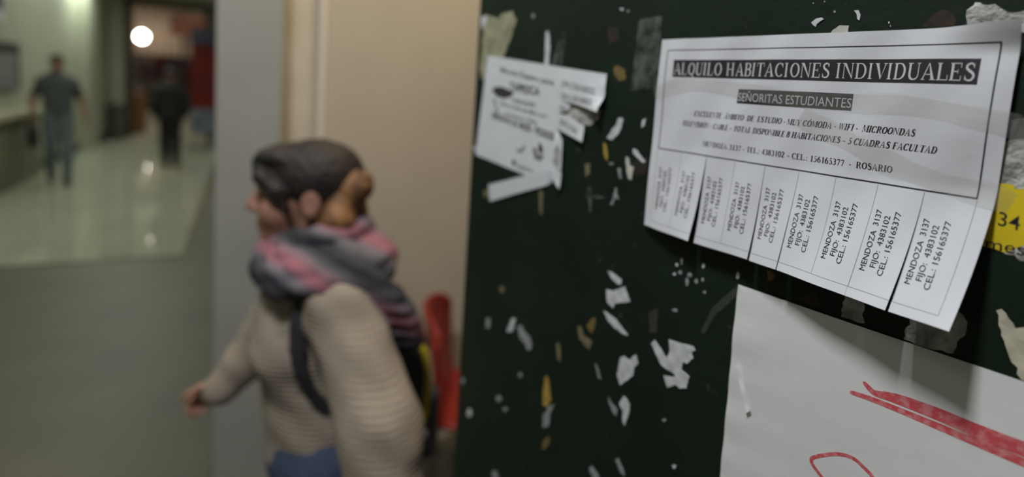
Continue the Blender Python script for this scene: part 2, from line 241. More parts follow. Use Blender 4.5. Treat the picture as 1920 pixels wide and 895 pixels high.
 [[551.3, 1794.3], [551.1, 1793.9], [550.3, 1793.5], [550.0, 1794.0], [549.8, 1794.8], [550.2, 1794.9], [550.7, 1795.1]],
 [[560.5, 1785.1], [560.5, 1784.1], [559.5, 1784.3], [558.6, 1784.7], [558.8, 1785.7], [559.2, 1786.3], [560.0, 1786.0]],
 [[601.3, 1773.5], [601.3, 1772.7], [600.8, 1772.5], [600.3, 1773.3], [600.3, 1773.9], [600.6, 1774.2], [601.1, 1774.4]],
 [[602.6, 1770.6], [602.7, 1769.9], [602.2, 1769.9], [601.9, 1770.2], [601.8, 1771.0], [602.0, 1771.7], [602.4, 1771.3]],
 [[436.1, 1532.8], [435.8, 1529.2], [434.5, 1528.3], [433.6, 1530.6], [433.2, 1533.8], [433.8, 1535.4], [435.2, 1535.8]],
 [[431.1, 1527.1], [430.2, 1525.1], [428.7, 1524.7], [427.5, 1525.4], [427.4, 1527.1], [428.2, 1528.4], [429.8, 1528.2]],
 [[436.4, 1520.5], [436.5, 1518.6], [434.2, 1517.5], [431.9, 1518.1], [431.9, 1520.1], [433.7, 1521.9], [435.7, 1521.8]],
 [[446.0, 1513.0], [445.1, 1508.6], [443.4, 1507.8], [442.3, 1509.9], [441.6, 1513.6], [442.5, 1516.8], [444.5, 1516.4]],
 [[428.9, 1516.4], [428.7, 1514.9], [427.2, 1514.0], [425.5, 1514.6], [425.2, 1516.1], [426.8, 1517.2], [428.0, 1517.5]],
 [[448.9, 1521.5], [447.8, 1519.0], [445.4, 1518.5], [443.4, 1518.6], [443.3, 1520.8], [445.0, 1523.1], [447.3, 1523.2]],
 [[456.5, 1517.6], [456.5, 1515.1], [454.7, 1513.8], [452.5, 1515.4], [452.5, 1517.4], [454.1, 1519.1], [455.9, 1519.3]],
 [[462.8, 1535.5], [462.5, 1533.7], [460.8, 1532.5], [459.6, 1533.3], [459.6, 1535.6], [460.4, 1537.1], [461.8, 1537.5]],
 [[463.5, 1521.0], [463.2, 1519.5], [461.9, 1518.4], [460.7, 1518.8], [460.3, 1521.0], [461.4, 1522.9], [462.8, 1522.3]],
 [[467.2, 1509.2], [466.9, 1507.4], [465.0, 1507.0], [463.4, 1507.4], [464.0, 1508.9], [464.7, 1509.7], [466.3, 1510.5]],
 [[501.3, 1537.6], [500.9, 1534.7], [499.5, 1533.3], [497.8, 1534.2], [497.7, 1538.0], [498.7, 1540.8], [500.4, 1540.2]],
 [[131.0, 1219.1], [126.6, 1212.7], [122.0, 1208.8], [117.0, 1209.8], [115.3, 1213.7], [121.0, 1219.2], [125.6, 1221.5]],
 [[147.2, 1209.9], [144.2, 1205.5], [140.0, 1202.2], [136.2, 1202.1], [135.7, 1205.9], [139.4, 1209.2], [144.5, 1211.6]],
 [[48.5, 1150.2], [45.4, 1142.7], [39.6, 1138.7], [32.9, 1138.3], [35.2, 1145.8], [38.0, 1153.6], [45.9, 1154.8]],
 [[18.4, 1194.3], [18.3, 1188.8], [13.5, 1184.8], [9.3, 1186.2], [9.0, 1192.4], [12.1, 1196.6], [16.8, 1199.8]],
 [[176.9, 1280.9], [177.0, 1277.7], [173.3, 1274.3], [169.0, 1275.6], [169.6, 1279.4], [172.3, 1282.5], [175.5, 1283.8]],
 [[452.7, 1308.1], [451.5, 1304.9], [449.8, 1303.4], [448.7, 1304.3], [447.3, 1306.2], [449.3, 1307.9], [451.5, 1309.1]],
 [[434.4, 1351.5], [433.6, 1349.7], [431.3, 1347.2], [429.8, 1347.9], [429.3, 1349.4], [430.8, 1351.0], [432.7, 1352.1]],
 [[435.3, 1478.0], [435.2, 1476.1], [431.5, 1474.9], [429.0, 1474.8], [428.5, 1476.3], [431.1, 1478.2], [434.0, 1479.2]],
 [[28.4, 1605.8], [26.1, 1602.6], [13.0, 1600.7], [4.2, 1601.5], [4.0, 1604.4], [12.5, 1606.2], [24.1, 1607.5]],
 [[332.1, 1660.3], [330.4, 1659.2], [326.6, 1658.5], [324.2, 1659.1], [323.0, 1659.8], [325.9, 1660.7], [329.5, 1661.0]],
 [[325.8, 1622.5], [324.8, 1621.3], [321.5, 1620.0], [319.3, 1621.0], [317.4, 1622.1], [321.3, 1623.1], [325.4, 1623.6]]],
'CH': [['chipped_patch', 'ochre', [[312.4, 1737.9], [317.3, 1741.7], [331.5, 1736.6], [333.6, 1725.3], [324.6, 1722.6], [315.2, 1728.9]], 'small dull ochre patch of bared wood'],
 ['chipped_patch', 'ochre2', [[305.6, 1645.7], [310.2, 1644.9], [315.2, 1632.2], [314.4, 1623.5], [308.1, 1631.3]], 'yellow ochre sliver of bared wood'],
 ['chipped_patch', 'ochrepale', [[275.6, 1614.6], [285.1, 1617.3], [286.5, 1604.4], [279.3, 1598.4]], ''],
 ['chipped_patch', 'ochrepale', [[186.0, 1567.6], [195.3, 1570.8], [197.5, 1528.8], [192.3, 1531.6]], ''],
 ['chipped_patch', 'ochrepale', [[43.1, 1536.5], [61.8, 1540.8], [62.8, 1531.4], [47.4, 1526.6]], ''],
 ['chipped_patch', 'ochrepale', [[285.9, 1400.3], [292.8, 1403.0], [297.8, 1393.5], [305.9, 1392.5], [313.8, 1391.5], [310.3, 1378.6], [301.3, 1380.5], [290.6, 1386.1]], ''],
 ['chipped_patch', 'ochre', [[302.3, 1406.8], [308.9, 1418.7], [316.8, 1424.6], [317.2, 1412.8], [311.8, 1400.7]], ''],
 ['chipped_patch', 'ochrepale', [[247.6, 1357.4], [251.4, 1363.6], [257.7, 1356.4], [257.6, 1337.2], [251.7, 1340.7]], ''],
 ['chipped_patch', 'ochre2', [[229.3, 1302.0], [233.5, 1306.4], [239.2, 1297.3], [244.9, 1276.6], [237.2, 1261.4], [229.0, 1260.3], [227.0, 1279.3]], 'long yellow ochre streak of bared wood'],
 ['chipped_patch', 'ochre', [[236.6, 1212.1], [247.2, 1223.9], [249.3, 1215.5], [240.4, 1199.7], [233.5, 1196.4]], ''],
 ['chipped_patch', 'ochrepale', [[104.9, 1394.1], [117.8, 1397.6], [118.8, 1387.6], [108.7, 1385.8]], ''],
 ['chipped_patch', 'ochre', [[527.1, 1551.4], [532.3, 1551.0], [535.7, 1547.0], [533.2, 1542.6], [529.2, 1541.9]], 'small orange ochre patch under the flyer strips'],
 ['chipped_patch', 'ochre2', [[270.2, 1690.8], [292.7, 1686.7], [288.8, 1679.0], [276.3, 1679.5]], ''],
 ['dark_stain', 'brown', [[622.7, 1768.2], [627.5, 1775.7], [633.4, 1780.6], [639.9, 1778.5], [643.0, 1773.4], [642.6, 1768.5]], 'rough dark brown scab'],
 ['dark_stain', 'redbrown', [[296.3, 1787.4], [315.7, 1787.5], [317.4, 1771.6], [302.1, 1767.7]], ''],
 ['dark_stain', 'brown2', [[397.4, 1461.9], [410.0, 1471.0], [411.6, 1443.0], [401.5, 1438.8]], ''],
 ['dark_stain', 'redbrown', [[350.3, 1627.3], [377.1, 1637.2], [376.8, 1618.7], [361.6, 1613.2]], ''],
 ['dark_stain', 'brown', [[559.3, 1535.1], [571.7, 1546.6], [576.2, 1533.9], [566.5, 1532.8]], '']],
'TP': [["translucent tape remnant hanging left of the rental flyer's top corner", [[347.1, 1794.1], [379.7, 1795.3], [382.6, 1716.0], [342.6, 1711.7]]],
 ["crumpled clear tape right of the rental flyer's tape end", [[680.6, 1703.2], [693.3, 1707.7], [695.2, 1691.4], [681.1, 1687.0]]],
 ["curved clear tape bridging from the board onto the poster's top left corner", [[502.7, 1530.0], [507.2, 1524.6], [482.1, 1490.9], [472.5, 1467.3], [467.4, 1467.0], [478.3, 1497.9]]]],
'SM': {'sheet': [[35.5, 1758.4], [217.1, 1739.3], [214.1, 1695.8], [217.2, 1677.0], [218.6, 1654.4], [213.3, 1577.8], [153.1, 1580.9], [15.7, 1593.4]], 'tabs': [[[216.0, 1739.3, 1.2], [304.3, 1730.7, 2], [306.1, 1706.6, 4], [304.1, 1683.4, 14], [245.7, 1692.3, 4], [214.1, 1695.8, 1.2]], [[214.1, 1695.8, 1.2], [245.7, 1692.3, 2.5], [239.6, 1681.3, 2], [217.2, 1677.0, 1.2]], [[217.2, 1677.0, 1.2], [238.2, 1674.8, 2], [274.1, 1664.3, 4], [274.4, 1642.9, 6], [218.5, 1655.1, 1.2]], [[218.6, 1654.4, 1.2], [235.3, 1642.2, 5], [236.3, 1623.4, 5], [235.5, 1600.7, 4], [212.9, 1602.5, 1.2]], [[212.9, 1602.5, 1.2], [237.8, 1598.9, 5], [237.2, 1574.7, 6], [213.6, 1586.1, 1.2]]], 'strip': [[60.8, 1550.3], [195.3, 1593.1], [210.0, 1597.6], [209.0, 1575.6], [123.3, 1544.7], [68.3, 1523.7]], 'blob': [[53.9, 1702.0], [62.4, 1708.3], [80.1, 1708.8], [99.1, 1705.2], [114.8, 1700.9], [107.2, 1694.9], [90.7, 1690.9], [71.4, 1693.4]], 'arc': [[58.4, 1688.6], [65.0, 1683.8], [67.2, 1677.1], [75.6, 1668.3]], 'icon': [[129.3, 1617.1], [136.2, 1614.7], [143.8, 1618.0], [149.7, 1624.3]], 'fig': [[[181.4, 1632.6], [189.0, 1629.6], [192.3, 1620.9], [188.1, 1615.7], [181.4, 1621.1]], [[167.7, 1622.5], [176.2, 1624.3], [180.9, 1614.8], [195.3, 1615.2], [187.9, 1606.5], [174.3, 1607.7]]], 'fbox': [[121.6, 1599.7], [128.5, 1599.1], [127.9, 1591.6], [121.0, 1592.3]], 'text': [['Mezcla Casera para', [76.2, 1732.0], [204.2, 1714.4], [75.3, 1740.3]], ['TAPIOCA', [101.9, 1705.3], [176.7, 1698.6], [100.6, 1717.5]], ['Hidratada', [109.4, 1686.9], [167.4, 1682.9], [110.0, 1694.2]], ['Elaboracion de Maiz por', [80.2, 1680.4], [195.4, 1668.0], [81.0, 1687.1]], ['porciones x 500g', [93.3, 1666.2], [173.9, 1657.2], [92.6, 1672.8]], ['ENVASADO AL VACIO - PEDIDOS', [60.0, 1658.7], [212.4, 1639.0], [60.5, 1669.0]], ['tapioca', [132.1, 1590.6], [172.8, 1587.2], [131.4, 1597.0]]], 'tabtext': [['(341)156160025', [223.1, 1714.2], [289.8, 1704.6], [223.2, 1722.8], 2], ['(341)156160025', [223.8, 1697.6], [288.4, 1691.1], [224.0, 1705.6], 4], ['(34', [221.2, 1681.6], [235.5, 1679.6], [220.4, 1688.8], 1.6], ['(341)1561', [223.1, 1663.5], [261.4, 1652.0], [224.5, 1671.6], 2.5], ['025', [218.5, 1624.1], [229.3, 1616.7], [224.0, 1635.1], 2.5], ['025', [216.8, 1609.1], [228.6, 1603.4], [221.4, 1618.6], 2.5]]},
'YE': {'pts': [[658.1, 1661.2], [680.5, 1659.7], [693.7, 1659.8], [710.1, 1660.3], [715.7, 1622.3], [703.3, 1621.7], [696.9, 1620.3], [693.3, 1617.5], [687.0, 1613.1], [682.6, 1614.2], [678.3, 1614.5], [674.2, 1615.3], [662.9, 1619.4]], 'text': [['34', [682.4, 1631.0], [693.7, 1629.7], [682.1, 1641.1]], ['mes', [677.9, 1613.6], [698.2, 1613.8], [677.5, 1621.9]], ['r', [674.2, 1615.0], [677.4, 1614.7], [673.9, 1622.9]]]},
'PO': {'tl': [502.2, 1529.3], 'tr': [707.4, 1530.3], 'bl': [504.5, 1329.4], 'st': [[[[609.7, 1473.3], [622.8, 1474.9], [645.4, 1475.8], [666.6, 1476.2], [692.3, 1476.5], [713.6, 1476.7], [731.4, 1476.8]], [3.4, 4.2, 4.6, 5.4, 6.0, 6.2, 6.2]], [[[617.7, 1485.5], [625.1, 1481.1], [634.6, 1482.8], [644.5, 1484.0], [665.6, 1485.0], [691.3, 1484.7], [712.6, 1485.6], [730.3, 1486.4]], [3.0, 4.6, 7.0, 8.6, 9.6, 10.4, 10.4, 10.4]], [[[603.3, 1384.1], [594.0, 1390.1], [586.1, 1397.0], [588.0, 1403.2], [603.9, 1415.8], [615.8, 1419.8], [624.8, 1417.0], [632.3, 1411.8], [635.4, 1398.6], [627.8, 1384.1]], [3.0, 3.0, 3.0, 3.0, 3.0, 3.0, 3.0, 3.0, 3.0, 3.0]]], 'tape': [[509.4, 1450.5], [512.5, 1453.0], [528.9, 1414.6], [525.1, 1410.4]]},
'FB': [[-9.4, 61.84, [3, -7.3, 196.5], [16, 60.7, 195.8]],
 [61.84, 123.68, [9, 63.0, 197.7], [12, 123.2, 196.7]],
 [123.68, 154.60000000000002, [12, 125.3, 197.1], [18, 153.3, 196.1]],
 [154.60000000000002, 216.44, [19, 154.7, 195.9], [27.5, 213.5, 196.5]],
 [216.44, 247.36, [27.6, 213.7, 196.5], [31, 243.0, 196.6]],
 [247.36, 287.7, [30, 244.7, 196.9], [36, 282.1, 195.6]]]}
HB = CAM['hb']; D_ = Vector((-math.sin(HB), math.cos(HB), 0)); N_ = Vector((math.cos(HB), math.sin(HB), 0))
BO = N_*.488 + D_*.777; BROT = math.atan2(-math.cos(HB), math.sin(HB))
BM_ = Matrix.Translation(BO) @ Matrix.Rotation(BROT, 4, 'Z')       # local x along the board, -y out of it, z up
board = obj('notice_board', box(nb(), 0, 1.45, 0, .03, .25, 2.45, .002), M['board'], loc=BO, rotz=BROT)
tag(board, 'dark green painted notice board with torn paper all over it', 'notice board')
struct('wall_side', box(nb(), .012, 1.6, .0305, .20, 0, 3.65), M['edge']); o = bpy.data.objects['wall_side']; o.location = BO; o.rotation_euler = (0, 0, BROT)
def inside(pts, x, z):
    c = False; n = len(pts)
    for i in range(n):
        x0, z0 = pts[i]; x1, z1 = pts[(i+1) % n]
        if (z0 > z) != (z1 > z) and x < (x1-x0)*(z-z0)/(z1-z0)+x0: c = not c
    return c
def outline(pts, step, jit, rnd):
    out = []; n = len(pts)
    for i in range(n):
        a = Vector(pts[i][:2]); b2 = Vector(pts[(i+1) % n][:2]); k = max(1, int((b2-a).length/step)); d = (b2-a); nr = Vector((-d.y, d.x)).normalized() if d.length else Vector((0, 0))
        for j in range(k):
            p = a+d*(j/k)
            if jit: p = p+nr*rnd.uniform(-jit, jit)*(1 if j else .4)
            out.append((p.x, p.y))
    return out
def cdt(pts, grid=0):
    vs = [Vector(p) for p in pts]; n = len(vs)
    if grid:
        xs = [p[0] for p in pts]; zs = [p[1] for p in pts]; x = min(xs)+grid*.5
        while x < max(xs):
            z = min(zs)+grid*.5
            while z < max(zs):
                if inside(pts, x, z): vs.append(Vector((x, z)))
                z += grid
            x += grid
    r = mg.delaunay_2d_cdt(vs, [(i, (i+1) % n) for i in range(n)], [], 1, 1e-4)
    return r[0], r[2]
def patch(bm, pts, lift, down, grid=0, mi=0, base=None):
    """a thin sheet of outline pts (mm on the board); lift(x, z) = distance of its face from the board; sides reach down to `down`"""
    vv, ff = cdt(pts, grid)
    L = lift if callable(lift) else (lambda x, z: lift)
    dn = down if callable(down) else (lambda x, z: down)
    A = [bm.verts.new((v.x/1000, -L(v.x, v.y)/1000, v.y/1000)) for v in vv]
    Bv = [bm.verts.new((v.x/1000, -dn(v.x, v.y)/1000, v.y/1000)) for v in vv]
    ed = {}
    for f in ff:
        ar = sum(vv[f[i]].x*vv[f[(i+1) % 3]].y-vv[f[(i+1) % 3]].x*vv[f[i]].y for i in range(len(f))) if len(f) == 3 else 1
        f = list(f) if ar > 0 else list(f)[::-1]
        q = bm.faces.new([A[i] for i in f]); q.material_index = mi
        q = bm.faces.new([Bv[i] for i in f[::-1]]); q.material_index = mi
        for i in range(len(f)):
            a, c = f[i], f[(i+1) % len(f)]
            ed[(a, c)] = ed.get((a, c), 0)+1
    for (a, c) in list(ed):
        if (c, a) not in ed:
            q = bm.faces.new((A[a], Bv[a], Bv[c], A[c])); q.material_index = mi
    return bm
def centre(bm_pts): return (sum(p[0] for p in bm_pts)/len(bm_pts), sum(p[1] for p in bm_pts)/len(bm_pts))
def place(name, bm, m, c=None, parent=None, smooth=False):
    """link a mesh written in board coordinates, its origin at point c (mm) on the board"""
    if parent is not None:
        pc = parent['_c'] if '_c' in parent.keys() else (0, 0)
        bmesh.ops.translate(bm, verts=bm.verts, vec=(-pc[0]/1000, 0, -pc[1]/1000)); return obj(name, bm, m, parent, smooth)
    bmesh.ops.translate(bm, verts=bm.verts, vec=(-c[0]/1000, 0, -c[1]/1000))
    o = obj(name, bm, m, None, smooth); o.location = BM_ @ Vector((c[0]/1000, 0, c[1]/1000)); o.rotation_euler = (0, 0, BROT); return o
def bempty(name, c):
    o = empty(name, BM_ @ Vector((c[0]/1000, 0, c[1]/1000)), BROT); o['_c'] = c; return o
# bared wood and stains: parts of the board
for name, col, pts, label in DATA['CH']:
    rnd = random.Random(len(pts)*7+int(pts[0][0])); ol = outline(pts, 2.5, .5, rnd)
    o = place(name, patch(nb(), ol, .12, 0), M[col], None, board)
    if label: o['label'] = label
# torn paper stuck to the board
for i, (name, col, label, group, pts, lift, jit, cat) in enumerate(DATA['S']):
    rnd = random.Random(i+3); ol = outline(pts, 3.0, jit, rnd); c = centre(pts)
    ph = rnd.uniform(0, 6)
    lf = (lambda x, z, l=lift, ph=ph: l*(1+.45*math.sin(x*.35+ph)*math.cos(z*.27+ph)))
    bm = patch(nb(), ol, lf, 0, 5)
    o = place(name, bm, M[col], c); tag(o, label, cat, group or ('torn paper scraps on the green board' if cat == 'paper scrap' else None))
    if col == 'creamyel':
        k = [p for p in pts if p[0] < min(q[0] for q in pts)+1e9][:1]
for i, pts in enumerate(DATA['FL']):
    rnd = random.Random(90+i); c = centre(pts)
    o = place('paper_fleck', patch(nb(), outline(pts, 2, .25, rnd), .35, 0), M['white2' if i % 3 else 'white'], c)
    tag(o, 'tiny pale paper fleck stuck on the dark green board', 'paper fleck', 'tiny paper flecks on the green board')
for i, (label, pts) in enumerate(DATA['TP']):
    rnd = random.Random(40+i); c = centre(pts)
    o = place('tape_remnant', patch(nb(), outline(pts, 6, .3, rnd), lambda x, z, i=i: (.5, .9, 3.6)[i]+.25*math.sin(x*.4+z*.3), lambda x, z, i=i: (.4, .8, 3.5)[i]+.25*math.sin(x*.4+z*.3), 6), M['tape_old'] if i == 0 else M['tape'] if i == 1 else film('faint_tape', '#c2c1b8', .012, .03, .2), c)
    tag(o, label, 'tape')
# ------------------------------------------------------------------ lettering
def stroke(pts, wf):
    """a ribbon of quads along pts; wf(i, n, tangent) = width"""
    n = len(pts); P = [Vector(p) for p in pts]; L = []
    for i in range(n):
        t = (P[min(i+1, n-1)]-P[max(i-1, 0)]); t = t.normalized() if t.length else Vector((1, 0)); nn = Vector((-t.y, t.x)); w = wf(i, n, t)/2
        L.append((P[i]+nn*w, P[i]-nn*w))
    return [[L[i][0], L[i][1], L[i+1][1], L[i+1][0]] for i in range(n-1)]
def spline(pts, k=6):
    P = [Vector(p) for p in pts]; out = []
    for i in range(len(P)-1):
        a = P[max(i-1, 0)]; b2 = P[i]; c = P[i+1]; d = P[min(i+2, len(P)-1)]
        for j in range(k):
            t = j/k; out.append(.5*((2*b2)+(c-a)*t+(2*a-5*b2+4*c-d)*t*t+(3*b2-a-3*c+d)*t*t*t))
    out.append(P[-1]); return out
def ell(cx, cy, rx, ry, a0, a1, n=14): return [(cx+rx*math.cos(math.radians(a0+(a1-a0)*i/n)), cy+ry*math.sin(math.radians(a0+(a1-a0)*i/n))) for i in range(n+1)]
def serif(ch, T=17, t=5.5):
    """one roman capital or figure with serifs, cap height 100: (polygons, advance)"""
    p = []; sl = 7; sf = 5
    R = lambda a, b2, c, d: p.append([(a, b2), (c, b2), (c, d), (a, d)])
    P = lambda *q: p.append(list(q))
    wv = lambda i, n, tg: t+(T-t)*abs(tg.y)**1.4
    def S(pts, w=wv): p.extend(stroke(pts, w))
    def stem(x, w=T, lo=True, hi=True, y0=0, y1=100):
        R(x, y0, x+w, y1)
        if lo: R(x-sl, y0, x, y0+sf); R(x+w, y0, x+w+sl, y0+sf)
        if hi: R(x-sl, y1-sf, x, y1); R(x+w, y1-sf, x+w+sl, y1)
    a = 0
    if ch == 'A': P((6, 4), (14, 4), (46, 92), (44, 100)); P((44, 100), (49, 100), (86, 3), (65, 3)); R(26, 30, 64, 30+t); R(0, 0, 24, sf); R(56, 0, 93, sf); a = 94
    elif ch == 'B': stem(8); S([(24, 97)]+ell(40, 75, 21, 22, 90, -90)+[(24, 53)]); S([(24, 51)]+ell(42, 27, 25, 24.5, 90, -90)+[(24, 2.5)]); a = 78
    elif ch == 'C': S(ell(46, 50, 35, 47, 42, 318, 24)); R(72, 66, 76, 98); a = 86
    elif ch == 'D': stem(8); S([(24, 97)]+ell(40, 50, 37, 47, 90, -90, 18)+[(24, 3)]); a = 92
    elif ch in 'EF':
        stem(8, lo=ch == 'F'); R(25, 95, 68, 100); R(64, 74, 68, 95); R(25, 49, 50, 54); R(47, 39, 50, 64)
        if ch == 'E': R(0, 0, 8, sf); R(25, 0, 70, 5.5); R(67, 5, 71, 28)
        a = 78
    elif ch == 'G': S(ell(46, 50, 35, 47, 42, 318, 24)); stem(62, hi=True, lo=False, y1=44); a = 92
    elif ch == 'H': stem(8); stem(64); R(25, 48, 64, 54); a = 98
    elif ch == 'I': stem(9); a = 44
    elif ch == 'J': stem(26, lo=False); S(ell(20, 10, 15, 10, 0, -150)); a = 58
    elif ch == 'L': stem(8, lo=False); R(0, 0, 8, sf); R(25, 0, 68, 5.5); R(65, 5, 69, 32); a = 74
    elif ch == 'M': stem(10, t); P((10, 100), (28, 100), (57, 18), (50, 2)); P((50, 2), (57, 18), (88, 100), (83, 100)); stem(82, T); a = 114
    elif ch == 'N': stem(10, t, hi=False); R(0, 95, 12, 100); P((8, 100), (28, 100), (80, 6), (80, 0), (76, 0)); stem(75, t, lo=False); a = 96
    elif ch in 'OQ':
        S(ell(46, 50, 34, 47, 0, 360, 30))
        if ch == 'Q': P((42, 10), (54, 10), (84, -22), (72, -24))
        a = 92
    elif ch in 'PR':
        stem(8); S([(24, 97)]+ell(40, 73, 23, 24, 90, -90)+[(24, 49)])
        if ch == 'R': P((36, 49), (52, 49), (88, 0), (68, 0)); a = 90
        else: a = 74
    elif ch == 'S': S(spline([(58, 80), (48, 95), (34, 97), (17, 87), (17, 70), (34, 56), (52, 44), (61, 27), (52, 8), (36, 3), (20, 7), (10, 24)], 4), lambda i, n, tg: t+(T-t)*math.sin(PI*i/(n-1))**1.3); R(57, 72, 60, 98); R(9, 2, 12, 30); a = 74
    elif ch == 'T': stem(33, hi=False); R(4, 95, 80, 100); R(4, 72, 8, 96); R(76, 72, 80, 96); a = 86
    elif ch == 'U': R(9, 28, 9+T, 100); R(2, 95, 35, 100); S(ell(46, 29, 28.5, 27, 180, 360, 16), lambda i, n, tg: (T+(t-T)*min(1, max(0, (i/n-.4)*2.2)))*(.5+.5*abs(tg.y))+1); R(72, 28, 72+t, 100); R(64, 95, 86, 100); a = 92
    elif ch == 'V': P((6, 97), (27, 97), (53, 12), (48, 0), (45, 0)); P((48, 0), (53, 12), (82, 97), (75, 97)); R(0, 95, 34, 100); R(66, 95, 90, 100); a = 90
    elif ch == 'W':
        for x in (0, 44): P((6+x, 97), (25+x, 97), (42+x, 12), (38+x, 0), (35+x, 0)); P((38+x, 0), (42+x, 12), (62+x, 97), (56+x, 97))
        R(0, 95, 32, 100); R(96, 95, 116, 100); a = 116
    elif ch == 'X': P((8, 97), (28, 97), (84, 3), (62, 3)); P((72, 97), (78, 97), (18, 3), (11, 3)); R(0, 95, 36, 100); R(60, 95, 88, 100); R(0, 0, 30, sf); R(52, 0, 92, sf); a = 92
    elif ch == 'Y': P((6, 97), (26, 97), (50, 46), (34, 44)); P((46, 44), (52, 46), (80, 97), (73, 97)); stem(34, hi=False, y1=47); R(0, 95, 34, 100); R(64, 95, 88, 100); a = 88
    elif ch == 'Z': R(6, 95, 70, 100); R(6, 74, 10, 95); P((8, 3), (28, 3), (70, 97), (50, 97)); R(6, 0, 72, 5); R(69, 5, 73, 30); a = 80
    elif ch == '0': S(ell(35, 50, 24, 47, 0, 360, 26)); a = 70
    elif ch == '1': stem(28, hi=False, y1=98); P((10, 84), (28, 98), (28, 90)); a = 68
    elif ch == '2': S(spline([(12, 76), (20, 93), (36, 97), (52, 86), (52, 68), (36, 42), (12, 6)], 5)); R(10, 0, 60, 11); P((56, 8), (60, 8), (66, 26), (62, 26)); a = 72
    elif ch == '3': S(ell(30, 74, 22, 23, 140, -90, 14)); S(ell(30, 27, 26, 25, 90, -145, 16)); a = 70
    elif ch == '4': P((4, 24), (12, 24), (46, 92), (46, 100)); R(4, 24, 66, 34); R(40, 0, 40+T*.9, 98); a = 72
    elif ch == '5': R(20, 88, 58, 99); R(18, 54, 23, 94); S([(20, 56)]+ell(31, 32, 26, 29, 100, -140, 18)); a = 70
    elif ch == '6': S(ell(37, 30, 23, 28, 0, 360, 22)); S(spline([(56, 96), (34, 88), (18, 60), (14, 34)], 6)); a = 72
    elif ch == '7': R(8, 86, 64, 98); P((52, 88), (64, 88), (38, 0), (24, 0)); P((6, 74), (10, 74), (12, 88), (8, 88)); a = 70
    elif ch == '8': S(ell(36, 75, 19, 22, 0, 360, 22)); S(ell(36, 27, 23, 25, 0, 360, 22)); a = 72
    elif ch == '9': S(ell(33, 70, 23, 28, 0, 360, 22)); S(spline([(14, 4), (36, 12), (52, 40), (56, 66)], 6)); a = 72
    elif ch == '-': R(6, 32, 36, 44); a = 42
    elif ch == '\u2013': R(4, 34, 58, 43); a = 62
    elif ch == '.': P(*ell(15, 8, 9, 9, 0, 330, 10)); a = 30
    elif ch == ':': P(*ell(16, 8, 9, 9, 0, 330, 10)); P(*ell(16, 56, 9, 9, 0, 330, 10)); a = 34
    else: a = 36
    return p, a
ACC = {'\u00c1': 'A', '\u00d3': 'O', '\u00c9': 'E'}
def serif_line(text, italic=0, T=17, gap=3):
    x = 0; out = []
    for chh in text:
        base = ACC.get(chh, chh); ps, a = serif(base, T)
        if chh in ACC: ps = ps+[[(a*.42, 108), (a*.52, 108), (a*.72, 128), (a*.54, 128)]]
        for p in ps: out.append([(q[0]+x+italic*q[1], q[1]) for q in p])
        x += a+gap
    return out, x-gap
_SANS = {}
def sans_line(text, bold=0):
    """flat letters of the built-in sans face: (triangles, width, cap height)"""
    key = (text, bold)
    if key in _SANS: return _SANS[key]
    cu = bpy.data.curves.new('letters', 'FONT'); cu.body = text; cu.size = 1; cu.resolution_u = 3; cu.offset = bold
    o = bpy.data.objects.new('letters', cu); me = bpy.data.meshes.new_from_object(o)
    polys = [[(me.vertices[i].co.x, me.vertices[i].co.y) for i in f.vertices] for f in me.polygons]
    bpy.data.objects.remove(o); bpy.data.curves.remove(cu); bpy.data.meshes.remove(me)
    xs = [q[0] for p in polys for q in p]; x0, x1 = min(xs), max(xs)
    polys = [[(q[0]-x0, q[1]) for q in p] for p in polys]
    _SANS[key] = (polys, x1-x0, .73); return _SANS[key]
def put(bm, polys, f, mi=0):
    """write 2-D polygons into bm through the mapping f(x, y) -> 3-D point"""
    for p in polys:
        try: q = bm.faces.new([bm.verts.new(f(a[0], a[1])) for a in p]); q.material_index = mi
        except ValueError: pass
def fine(polys, step):
    """cut long polygons' edges so that they follow a curled sheet (rectangles only)"""
    out = []
    for p in polys:
        xs = [q[0] for q in p]; ys = [q[1] for q in p]; nx = max(1, int((max(xs)-min(xs))/step)); ny = max(1, int((max(ys)-min(ys))/step))
        for i in range(nx):
            for j in range(ny):
                a, b2 = min(xs)+(max(xs)-min(xs))*i/nx, min(xs)+(max(xs)-min(xs))*(i+1)/nx; c, d = min(ys)+(max(ys)-min(ys))*j/ny, min(ys)+(max(ys)-min(ys))*(j+1)/ny
                out.append([(a, c), (b2, c), (b2, d), (a, d)])
    return out
# ------------------------------------------------------------------ rental flyer: u right, v down from the printed frame's top left corner, mm
FX, FZ = 393.2, 1757.4; FROT = .0087; FW, FH, KT = 278.3, 108.6, 30.92
def sm(x): x = min(1, max(0, x)); return x*x*(3-2*x)
def flyer_pt(u, v, off=0.0, strip=None):
    du = dv = 0; lf = 2.4
    lf += 1.0*math.sin(u*.055+.6)*sm(1-abs(v-30)/60)+.5*math.sin(u*.11+v*.06)
    lf += 11*sm((u-235)/55)*sm((8-v)/24)+3*sm((u-200)/80)*sm((70-abs(v-40))/60)
    dv += -3.2*sm((u-240)/50)*sm((6-v)/20)
    if v > 100:
        st = strip
        if st is None: st = next((s for s in DATA['FB'] if u <= s[1]), DATA['FB'][-1])
        k = (u-st[0])/(st[1]-st[0]); q = (v-100)/98.5
        h = st[2][0]+(st[3][0]-st[2][0])*k; ub = st[2][1]+(st[3][1]-st[2][1])*k; vb = st[2][2]+(st[3][2]-st[2][2])*k
        lf = lf*(1-.0*q)+h*q**1.45; du += (ub-u)*q**1.5; dv += (vb-198.5)*q
    lf += off
    x, z = u+du, v+dv; c, s = math.cos(FROT), math.sin(FROT)
    return Vector(((FX+c*x-s*z)/1000, -lf/1000, (FZ-(s*x+c*z))/1000))
fly = bempty('rental_flyer', (FX+FW/2, FZ-90))
